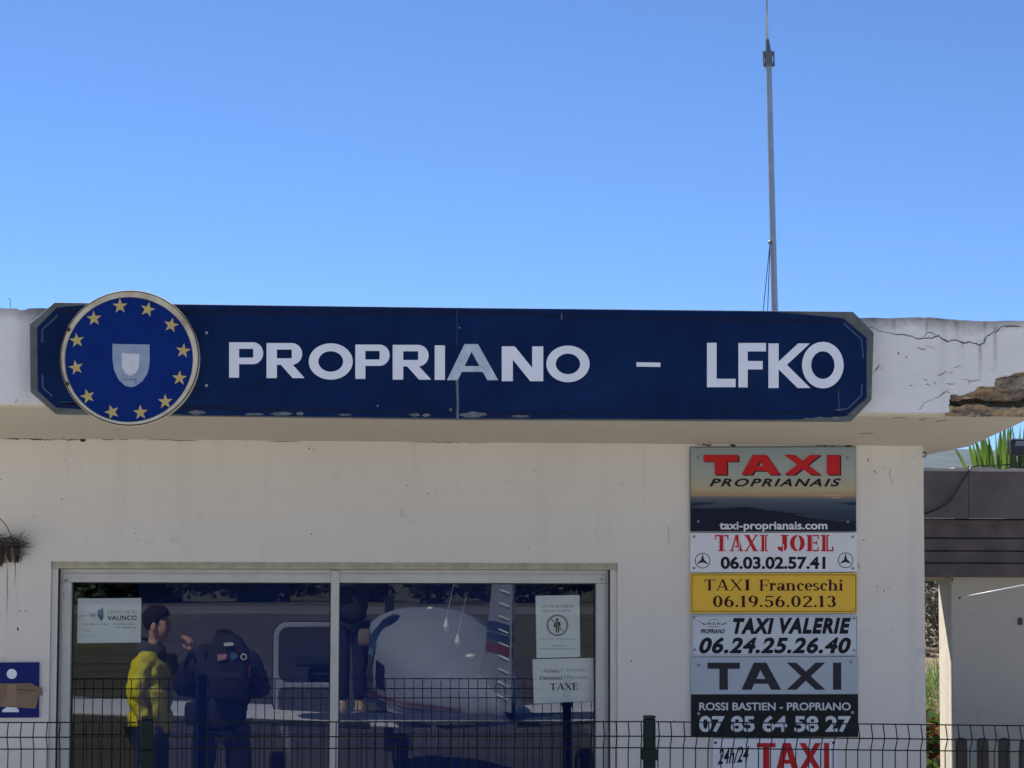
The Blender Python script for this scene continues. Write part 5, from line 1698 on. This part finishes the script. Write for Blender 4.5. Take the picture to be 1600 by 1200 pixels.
mb = MB(); q = AP(7.6, 0, .96); mb.tube([q, q + nose * .12, q + nose * .22, q + nose * .27], [.15, .13, .07, .01], 20); mb.build('spinner', PAINT, plane, smooth=True)
mb = MB()
for sg in (-1, 1):
    mb.hexa([tuple(q + nose * (.08 + e1) + Vector((0, 0, sg * zz)) + side * (w_ * e2 + .0)) for zz, w_ in ((.10, .06), (.85, .05)) for e1 in (-.012, .012) for e2 in (-1, 1)])
mb.build('propeller', BLACKP, plane, bevel=.006)

# ------------------------------------------------------------------ people
SKIN = mat('skin', (0.50, 0.30, 0.21), 0.55, var=.06, vscale=30)
HAIR = mat('dark hair', (0.016, 0.011, 0.009), 0.8, var=.5, vscale=60, bump=.8, bscale=120, bdist=.01, spec=.2)
def bake_skin(joints, edges, root=0, sub=2):
    """grow one continuous surface over a jointed skeleton: joints = [(pos, radius)]"""
    me = bpy.data.meshes.new('sk')
    me.from_pydata([tuple(j[0]) for j in joints], edges, [])
    o = bpy.data.objects.new('sk', me); COL.objects.link(o)
    md = o.modifiers.new('s', 'SKIN'); md.use_smooth_shade = True; md.branch_smoothing = .3
    for i, j in enumerate(joints):
        sv = me.skin_vertices[0].data[i]
        r_ = j[1]; sv.radius = (r_, r_) if not isinstance(r_, tuple) else r_
        sv.use_root = (i == root)
    sb = o.modifiers.new('u', 'SUBSURF'); sb.levels = sub; sb.render_levels = sub
    dg = bpy.context.evaluated_depsgraph_get()
    ev = bpy.data.meshes.new_from_object(o.evaluated_get(dg))
    vs = [tuple(v.co) for v in ev.vertices]; fs = [tuple(p.vertices) for p in ev.polygons]
    bpy.data.objects.remove(o); bpy.data.meshes.remove(me); bpy.data.meshes.remove(ev)
    return vs, fs
class Sk:
    def __init__(s): s.j = []; s.e = []; s.n = {}
    def p(s, name, pos, r_, link=None):
        s.n[name] = len(s.j); s.j.append((Vector(pos), r_))
        if link is not None: s.e.append((s.n[link], s.n[name]))
        return s
def hand(sk, pre, wrist, d, nrm, thumb, curl, sc=1.0):
    """palm and five fingers; d: hand direction, nrm: towards the palm side, thumb: side of the thumb, curl in degrees"""
    d = Vector(d).normalized(); thumb = Vector(thumb); thumb = (thumb - d * thumb.dot(d)).normalized(); nrm = Vector(nrm)
    nrm = (nrm - d * nrm.dot(d) - thumb * nrm.dot(thumb)).normalized()
    w0 = sk.j[sk.n[wrist]][0]
    sk.p(pre + 'palm', w0 + d * .045 * sc, .026 * sc, wrist)
    for q, (off, ln) in enumerate(((.027, .072), (.009, .08), (-.009, .074), (-.026, .058))):
        b_ = w0 + d * (.088 - abs(off - .005) * .3) * sc + thumb * off * sc
        sk.p(f'{pre}k{q}', b_, .0115 * sc, pre + 'palm')
        c1 = R(curl * .6 + q * 3); c2 = R(curl * 1.5 + q * 4)
        m1 = b_ + (d * math.cos(c1) + nrm * math.sin(c1)) * ln * .5 * sc
        m2 = m1 + (d * math.cos(c2) + nrm * math.sin(c2)) * ln * .5 * sc
        sk.p(f'{pre}m{q}', m1, .0095 * sc, f'{pre}k{q}'); sk.p(f'{pre}t{q}', m2, .0075 * sc, f'{pre}m{q}')
    b_ = w0 + d * .03 * sc + thumb * .032 * sc + nrm * .008 * sc
    sk.p(pre + 'th0', b_, .0135 * sc, pre + 'palm')
    m1 = b_ + (d * .7 + thumb * .55 + nrm * .4).normalized() * .035 * sc
    sk.p(pre + 'th1', m1, .0115 * sc, pre + 'th0'); sk.p(pre + 'th2', m1 + (d * .85 + nrm * .45).normalized() * .03 * sc, .009 * sc, pre + 'th1')

def person(name_label, base, facing, J, cloth, seed, head_pitch=0.0, head_yaw=0.0, hands=None, hair_long=False, scale=1.0, collar=None):
    """J: joint overrides in the frame (forward, left, up) of a 1.78 m figure"""
    rr = random.Random(seed)
    fv = Vector((math.cos(facing), math.sin(facing), 0)); lv = Vector((-math.sin(facing), math.cos(facing), 0))
    base = Vector(base)
    def Wd(p): return base + (fv * p[0] + lv * p[1] + Vector((0, 0, p[2]))) * scale
    root = thing('person', name_label, 'person', tuple(base))
    jt = dict(pelvis=(0, 0, .96), waist=(0, 0, 1.10), chest=(0, 0, 1.30), upper=(-.01, 0, 1.43), neck=(.0, 0, 1.50),
              sl=(-.01, .165, 1.43), el=(-.03, .25, 1.16), wl=(.06, .26, .92), sr=(-.01, -.165, 1.43), er=(-.03, -.25, 1.16), wr=(.06, -.26, .92),
              hl=(0, .095, .90), kl=(.02, .11, .50), al=(-.02, .12, .09), tl=(.13, .135, .035), hr=(0, -.095, .90), kr=(.02, -.11, .50), ar=(-.02, -.12, .09), tr=(.13, -.135, .035))
    jt.update(J)
    jt = {k_: Vector(v) for k_, v in jt.items()}
    # head frame
    cp, sp_ = math.cos(head_pitch), math.sin(head_pitch)
    cyw, syw = math.cos(head_yaw), math.sin(head_yaw)
    nk = jt['neck']
    def Hd(f_, l_, u_):      # head local -> body frame, rotated about the neck
        f2, l2 = f_, l_
        f3 = f2 * cp + u_ * -sp_ * -1 * (1 if True else 0)
        f3 = f2 * cp + u_ * sp_; u3 = -f2 * sp_ + u_ * cp
        return nk + Vector((f3 * cyw - l2 * syw, f3 * syw + l2 * cyw, u3))
    sk = Sk()
    sk.p('pelvis', jt['pelvis'], .08)
    sk.p('waist', jt['waist'], .08, 'pelvis'); sk.p('chest', jt['chest'], .11, 'waist'); sk.p('upper', jt['upper'], .07, 'chest'); sk.p('neck', nk, .058, 'upper')
    sk.p('h0', Hd(.015, 0, .065), .056, 'neck'); sk.p('h1', Hd(.028, 0, .12), .078, 'h0'); sk.p('h2', Hd(.018, 0, .185), .094, 'h1'); sk.p('h3', Hd(.008, 0, .245), .068, 'h2')
    sk.p('jaw', Hd(.075, 0, .085), .042, 'h1')
    for sd_, s_ in (('l', 1), ('r', -1)):
        sk.p('s' + sd_, jt['s' + sd_] * .97 + jt['upper'] * .03 - Vector((0, 0, .012)), .040, 'upper'); sk.p('e' + sd_, jt['e' + sd_] + (jt['s' + sd_] - jt['e' + sd_]) * .03, .032, 's' + sd_); sk.p('w' + sd_, jt['w' + sd_], .028, 'e' + sd_)
        sk.p('h' + sd_, jt['h' + sd_], .055, 'pelvis'); sk.p('k' + sd_, jt['k' + sd_], .050, 'h' + sd_); sk.p('a' + sd_, jt['a' + sd_], .04, 'k' + sd_); sk.p('t' + sd_, jt['t' + sd_], .035, 'a' + sd_)
        hd = (hands or {}).get(sd_) or dict(d=(0.15, 0, -1), n=(0, -s_, 0), t=(1, 0, 0), c=22)
        hand(sk, 'f' + sd_, 'w' + sd_, hd['d'], hd['n'], hd['t'], hd['c'])
    vs, fs = bake_skin(sk.j, sk.e, 0, 2)
    # shape the face: nose, brow, flattened sides
    out = []
    hc = Hd(.02, 0, .16)
    fwd = (Hd(1, 0, 0) - Hd(0, 0, 0)); upv = (Hd(0, 0, 1) - Hd(0, 0, 0)); lf = (Hd(0, 1, 0) - Hd(0, 0, 0))
    for v in vs:
        v = Vector(v); r_ = v - hc
        if r_.length < .19 and v.z > nk.z - .2:
            f_, l_, u_ = r_.dot(fwd), r_.dot(lf), r_.dot(upv)
            if u_ > -.11:
                l_ *= .86
                v = hc + fwd * f_ + lf * l_ + upv * u_
        out.append(v)
    mb = MB(); mb.add([Wd(v) for v in out], fs)
    body = mb.build('body', SKIN, root, smooth=True)
    def bit(nm, c_, sc3, m_, par, r_=1.0, nu=14, nv=10, warp=None):
        b = MB(); k0 = MB(); k0.ball((0, 0, 0), 1, nu, nv)
        pts = []
        for x, y, z in k0.v:
            if warp: x, y, z = warp(x, y, z)
            pts.append(Wd(Hd(c_[0] + x * sc3[0], c_[1] + y * sc3[1], c_[2] + z * sc3[2])))
        b.add(pts, k0.f); return b.build(nm, m_, par, smooth=True)
    bit('nose', (.092, 0, .140), (.026, .014, .026), SKIN, body, warp=lambda x, y, z: (x * (1.05 - .55 * z), y * (1 - .35 * z), z))
    bit('mouth', (.090, 0, .092), (.010, .024, .007), mat('lips', (.30, .12, .10), .5), body)
    for s_ in (1, -1):
        bit('eye', (.079, s_ * .032, .168), (.012, .014, .009), mat('eye', (.03, .022, .02), .2), body)
        bit('eyebrow', (.086, s_ * .034, .190), (.010, .021, .005), HAIR, body)
        bit('ear', (.005, s_ * .083, .150), (.020, .010, .034), SKIN, body)
    def hw(x, y, z):
        # cap: short at the nape and sides, full on top
        if z < -.25 and x > -.2: z = -.25 + (z + .25) * .1
        if x > .30 and z < .30: x = .30 + (x - .30) * .1
        if x > .72: x = .72 + (x - .72) * .3
        if z > 0: z *= 1.06
        return x, y, z
    ln = 1.45 if hair_long else 1.0
    bit('hair', (-.004, 0, .207), (.108, .088, .096 * ln), HAIR, body, nu=26, nv=18, warp=lambda x, y, z: tuple(c * (1 + .07 * noise.noise(Vector((x * 4, y * 4, z * 4 + seed))) + .10 * noise.noise(Vector((x * 3 + y * 9, y * 11, z * 3 + seed)))) for c in hw(x, y, z)))
    # trousers
    sk = Sk(); sk.p('pelvis', jt['pelvis'] + Vector((0, 0, .05)), .145)
    for sd_ in 'lr':
        s_ = 1 if sd_ == 'l' else -1
        sk.p('h' + sd_, jt['h' + sd_] + Vector((0, s_ * .005, -.02)), .105, 'pelvis'); sk.p('k' + sd_, jt['k' + sd_], .078, 'h' + sd_); sk.p('a' + sd_, jt['a' + sd_] + Vector((0, 0, .02)), .066, 'k' + sd_)
    def cloth_mesh(sk, wr_, widen, name, m_, par, top=2.2):
        vs, fs = bake_skin(sk.j, sk.e, 0, 3)
        mb = MB(); pv = []
        for v in vs:
            v = Vector(v)
            if widen:
                k_ = max(0, min(1, (v.z - .8) / .1)) * max(0, min(1, (1.45 - v.z) / .1))
                if abs(v.y) < .19: v.y *= 1 + .30 * k_ * (1 - (abs(v.y) / .19) ** 3)
            nn = noise.fractal(Vector((v.x * 7 + seed, v.y * 7, v.z * 11)), 1.0, 2.0, 3)
            mm = noise.fractal(Vector((v.x * 22 + seed, v.y * 22, v.z * 34)), 1.0, 2.0, 2)
            c_ = Vector((0, 0, v.z)); dr = Vector((v.x, v.y, 0)); dr = dr.normalized() if dr.length > 1e-4 else dr
            v = v + dr * (nn * .016 * wr_ + mm * .006 * wr_)
            pv.append(Wd(v))
        mb.add(pv, fs)
        return mb.build(name, m_, par, smooth=True)
    cloth_mesh(sk, .8, False, 'trousers', cloth['trousers'], root)
    # jacket with sleeves
    sk = Sk(); jx = cloth.get('fat', 1.0)
    sk.p('hem', jt['pelvis'] + Vector((0, 0, -.09)), .150 * jx); sk.p('waist', jt['waist'], .155 * jx, 'hem'); sk.p('chest', jt['chest'], .165 * jx, 'waist'); sk.p('upper', jt['upper'], .115, 'chest'); sk.p('nk', jt['upper'] + (nk - jt['upper']) * .7, .082, 'upper')
    for sd_ in 'lr':
        sk.p('s' + sd_, jt['s' + sd_], .082, 'upper'); sk.p('e' + sd_, jt['e' + sd_], .066, 's' + sd_)
        sk.p('w' + sd_, jt['e' + sd_] + (jt['w' + sd_] - jt['e' + sd_]) * .93, .046, 'e' + sd_)
    cloth_mesh(sk, cloth.get('fold', 1.0), True, 'jacket', cloth['jacket'], root)
    if collar:
        b = MB(); ring_ = []
        for rad_, zz in ((.085, -.10), (.105, -.04), (.10, .03), (.075, .045)):
            for i in range(20):
                a = 2 * math.pi * i / 20
                ring_.append(Wd(nk + Vector((rad_ * 1.1 * math.cos(a) - .02, rad_ * 1.15 * math.sin(a), zz + .03 * -math.cos(a)))))
        b.v = [tuple(v) for v in ring_]
        for q in range(3):
            for i in range(20):
                j = (i + 1) % 20; b.f.append((q * 20 + i, q * 20 + j, q * 20 + 20 + j, q * 20 + 20 + i)); b.mi.append(0)
        b.build('hood', collar, root, smooth=True)
    for sd_ in 'lr':
        a, t = jt['a' + sd_], jt['t' + sd_]
        d = (t - a); d.z = 0; d.normalize()
        b = MB(); k0 = MB(); k0.ball((0, 0, 0), 1, 16, 10)
        pts = []
        c_ = Vector((a.x, a.y, a.z - .045)) + d * .06
        lt = Vector((-d.y, d.x, 0))
        for x, y, z in k0.v: pts.append(Wd(c_ + d * (x * .15) + lt * (y * .052 * (1 + .12 * x)) + Vector((0, 0, max(z, -.75) * .058 * (1 - .35 * max(x, 0))))))
        b.add(pts, k0.f); b.build('shoe', cloth['shoes'], root, smooth=True)
    return root, Wd, jt, Hd

NAVYC = mat('navy fabric', (0.007, 0.010, 0.024), .85, var=.3, vscale=12, bump=.4, bscale=80)
NAVYD = mat('dark navy trousers', (0.007, 0.010, 0.024), .9, var=.3, vscale=10)
BLACKC = mat('black fabric', (0.009, 0.009, 0.012), .85, var=.3, vscale=14)
HIVIS = mat('yellow jacket fabric', (0.64, 0.58, 0.03), .8, var=.2, vscale=9, col2=(0.16, 0.13, 0.02), c2scale=7, c2lo=.57, c2hi=.63, c2fac=.75, bump=.6, bscale=14, bdist=.04)
HOODG = mat('grey hood fabric', (0.055, 0.06, 0.065), .9)
SHOE = mat('dark shoe', (0.02, 0.02, 0.02), .6)
SHOEB = mat('tan shoe', (0.30, 0.25, 0.19), .6)
DENIM = mat('blue denim', (0.018, 0.03, 0.075), .9, var=.3, vscale=20)
# person in yellow: in profile facing +X, one hand raised to the face
dY = 6.2
q = at_ref(236, 1100, dY)
person('person in a yellow jacket with a grey hood, one hand raised to the chin', (q.x, -dY, 0), R(14), dict(
    sl=(-.01, .17, 1.47), el=(-.05, .26, 1.20), wl=(.06, .21, 1.00), sr=(.0, -.17, 1.47), er=(.22, -.22, 1.28), wr=(.27, -.10, 1.50),
    pelvis=(0, 0, .98), chest=(-.01, 0, 1.32), upper=(-.01, 0, 1.46), neck=(.01, 0, 1.54)), dict(trousers=DENIM, jacket=HIVIS, shoes=SHOE, fat=1.06, fold=2.0), 3, head_pitch=R(8), scale=1.01,
    hands=dict(l=dict(d=(.35, -.55, -.7), n=(-1, -.3, 0), t=(.3, 0, 1), c=25), r=dict(d=(-.1, .25, 1), n=(-1, .2, 0), t=(-.2, 1, 0), c=45)), collar=HOODG)
# person with backpack, back to the building, head bowed
q = at_ref(346, 1100, dY)
bpr, bW, bJ, bH = person('person in dark navy clothes, head bowed, wearing a backpack, seen from behind', (q.x, -dY, 0), R(-90), dict(
    upper=(.04, 0, 1.42), neck=(.14, 0, 1.42), sl=(.01, .17, 1.43), el=(.0, .29, 1.17), wl=(.20, .12, 1.16), sr=(.01, -.17, 1.43), er=(.0, -.29, 1.17), wr=(.20, -.12, 1.18),
    kl=(.02, .14, .5), al=(-.02, .20, .09), tl=(.13, .23, .035), kr=(.02, -.14, .5), ar=(-.02, -.20, .09), tr=(.13, -.23, .035)), dict(trousers=NAVYD, jacket=NAVYC, shoes=SHOE, fat=1.05), 5, head_pitch=R(76), scale=1.065,
    hands=dict(l=dict(d=(.6, -.6, .2), n=(0, -1, .3), t=(.3, 0, 1), c=40), r=dict(d=(.6, .6, .2), n=(0, 1, .3), t=(.3, 0, 1), c=40)), collar=NAVYC)
bpk = thing('backpack', 'black backpack with a white label and three round and flag patches', 'backpack', tuple(bW((-.20, 0, 1.05))))
def bpbox(f0, f1, l0, l1, z0, z1, par, nm, m_, bev=.03):
    mb = MB()
    mb.hexa([tuple(bW((f, l, z))) for z in (z0, z1) for f in (f0, f1) for l in (l0, l1)])
    return mb.build(nm, m_, par, bevel=bev)
b_ = MB(); k0 = MB(); k0.ball((0, 0, 0), 1, 28, 20)
se = lambda v, e: math.copysign(abs(v) ** e, v)
b_.add([bW((-.245 + se(x, .55) * .105 * (1 - .18 * z), .05 + se(y, .55) * .140 * (1 - .12 * z), 1.345 + se(z, .6) * .215)) for x, y, z in k0.v], k0.f)
b_.build('bag_body', BLACKC, bpk, smooth=True)
b_ = MB(); b_.add([bW((-.335 + se(x, .5) * .045, .05 + se(y, .5) * .118, 1.23 + se(z, .5) * .08)) for x, y, z in k0.v], k0.f); b_.build('front_pocket', BLACKC, bpk, smooth=True)
b_ = MB(); b_.tube([bW((-.20, -.03, 1.53)), bW((-.21, -.03, 1.58)), bW((-.21, .03, 1.58)), bW((-.20, .03, 1.53))], .009, 8); b_.build('handle', BLACKC, bpk, smooth=True)
for s_ in (1, -1):
    b_ = MB(); b_.tube([bW((-.16, s_ * .10, 1.42)), bW((-.03, s_ * .125, 1.47)), bW((.11, s_ * .125, 1.40)), bW((.165, s_ * .13, 1.26)), bW((.08, s_ * .19, 1.12)), bW((-.16, s_ * .15, 1.06))], .022, 8); b_.build('strap', BLACKC, bpk, smooth=True)
PATW = mat('patch white', (.62, .63, .64), .7); PATR = mat('patch red', (.42, .05, .05), .7); PATB = mat('patch blue', (.06, .12, .26), .7); ORG = mat('orange tag', (.55, .10, .02), .6)
def onback(px, py, f=-.353):
    p = at_ref(px, py, dY); return p
YB_ = -dY + .36
def patch(nm, pts, m_, y=None, par=None):
    P_ = [at_ref(x, y_, dY - .36) for x, y_ in pts]
    mb = MB(); yy = (-dY + .388) if y is None else y
    # towards the wall is +Y: thin raised patch
    mb.prism([(p.x, p.z) for p in P_], yy - .012, yy)
    return mb.build(nm, m_, par or bpk)
patch('label', [(350, 1004.5), (364.5, 1003.5), (365, 1008.5), (350.5, 1009.5)], PATW)
fp = patch('flag_patch', [(340, 1023), (354, 1021.5), (354.5, 1030), (341, 1032)], PATW)
for q in range(3):
    y0 = 1023.6 + q * 3; patch('flag_stripe', [(340.5, y0), (354, y0 - 1.3), (354, y0 + .1), (340.7, y0 + 1.4)], PATR, y=-dY + .3895, par=fp)
patch('round_patch', [(365.5 + 5.6 * math.cos(t), 1025 + 5.6 * math.sin(t)) for t in np.linspace(0, 6.28, 21)[:-1]], PATB)
n = 20
mb = MB()
yy = -dY + .388
for i in range(n):
    a, b2 = 2 * math.pi * i / n, 2 * math.pi * (i + 1) / n
    P_ = [at_ref(381 + r_ * math.cos(t), 1026 + r_ * math.sin(t), dY - .36) for r_, t in ((5.2, a), (5.2, b2), (3.4, b2), (3.4, a))]
    mb.prism([(p.x, p.z) for p in P_], yy - .012, yy)
mb.build('ring_patch', PATW, bpk)
patch('zip_tag', [(388, 1040), (390.5, 1040), (391, 1060), (388, 1061)], ORG, y=-dY + .30)
q = at_ref(299, 1115, dY)
pch = thing('hip_pouch', 'small black pouch hanging at the hip of the backpack wearer', 'pouch', (q.x, -dY, q.z - .09))
b_ = MB(); b_.add([(q.x + se(x, .5) * .05, -dY + se(y, .5) * .05, q.z + se(z, .5) * .085) for x, y, z in k0.v], k0.f); b_.build('pouch_body', BLACKC, pch, smooth=True)
b_ = MB(); b_.tube([(q.x + .01, -dY, q.z + .07), (q.x + .08, -dY + .02, q.z + .16), (q.x + .17, -dY + .12, q.z + .17)], .008, 6); b_.build('strap', BLACKC, pch, smooth=True)
# photographer standing on the wing root
zt = ZW + .125
px_ = .035
phr, pW, pJ, pH = person('person in dark clothing standing on the aircraft wing with both arms raised', (px_, -11.72, zt), R(90), dict(
    sl=(.0, .165, 1.38), sr=(.0, -.165, 1.38), el=(.20, .21, 1.24), er=(.20, -.21, 1.24), wl=(.27, .075, 1.40), wr=(.27, -.075, 1.40),
    pelvis=(0, 0, .92), waist=(0, 0, 1.06), chest=(0, 0, 1.25), upper=(0, 0, 1.38), neck=(.01, 0, 1.45), hl=(0, .085, .87), hr=(0, -.085, .87),
    kl=(.02, .085, .48), kr=(.02, -.085, .48), al=(-.02, .08, .09), ar=(-.02, -.08, .09), tl=(.13, .09, .035), tr=(.13, -.09, .035)), dict(trousers=NAVYD, jacket=NAVYC, shoes=SHOEB, fat=.92), 9, head_pitch=R(6), scale=.985,
    hands=dict(l=dict(d=(.1, -.35, 1), n=(0, -1, 0), t=(-1, 0, .3), c=35), r=dict(d=(.1, .35, 1), n=(0, 1, 0), t=(-1, 0, .3), c=35)))
mb = MB(); mb.box(-.038, .038, -11.442, -11.434, 2.08, 2.225)
ph = thing('phone', 'dark slim phone held up in both hands by the person on the wing', 'phone', (0, -11.44, 2.08))
mb.build('phone_body', BLACKP, ph, bevel=.003)
mb = MB(); mb.box(-.035, .035, -11.4425, -11.4421, 2.085, 2.22); mb.build('screen', mat('phone screen', (.02, .02, .025), .1), ph)
q = at_ref(566, 996, 11.5)
pc_ = thing('sling_pouch', 'small beige pouch hanging before the hips of the person on the wing', 'pouch', (q.x, -11.53, q.z - .08))
b_ = MB(); b_.add([(q.x + .02 + se(x, .5) * .06, -11.56 + se(y, .5) * .04, q.z + se(z, .5) * .08) for x, y, z in k0.v], k0.f); b_.build('pouch_body', mat('beige canvas', (.16, .13, .11), .9, var=.2), pc_, smooth=True)
b_ = MB(); b_.tube([(q.x + .03, -11.56, q.z + .07), (q.x - .05, -11.53, q.z + .3), (q.x - .13, -11.60, q.z + .45)], .01, 6); b_.build('strap', BLACKC, pc_, smooth=True)

# far side of the airfield: hedge trees along the edge of the field
t0_ = tree('field_tree', 'dark evergreen field tree beyond the runway, tallest of the row', 'tree', (-14, -132, 0), 5.6, (3.8, 3.2, 2.9), 3600, .7, FOL, 31, 'dark trees along the far edge of the field', .25, 12)
rr = random.Random(8)
for i in range(15):
    c = copy_tree(t0_)
    c.location = (-28 + i * 3.6 + rr.uniform(-1, 1), -131 - rr.uniform(-3, 6), 0)
    c.rotation_euler = (0, 0, rr.uniform(0, 6)); s_ = rr.uniform(.6, .95); c.scale = (s_ * rr.uniform(.9, 1.2), s_, s_ * .9)
    c['label'] = 'dark evergreen tree in the row beyond the runway, smaller than the tallest'

# ------------------------------------------------------------------ air
hz = MB(); hz.box(-3500, 3500, -3000, 3200, -1.0, 185)
HZ = bpy.data.materials.new('haze'); HZ.use_nodes = True
n_h = HZ.node_tree.nodes; n_h.remove(n_h['Principled BSDF'])
pv_ = n_h.new('ShaderNodeVolumePrincipled'); pv_.inputs['Color'].default_value = (0.34, 0.58, 1.0, 1); pv_.inputs['Density'].default_value = 0.00006; pv_.inputs['Anisotropy'].default_value = 0.2
HZ.node_tree.links.new(pv_.outputs[0], n_h['Material Output'].inputs['Volume'])
tag(hz.build('haze', HZ), kind='stuff')
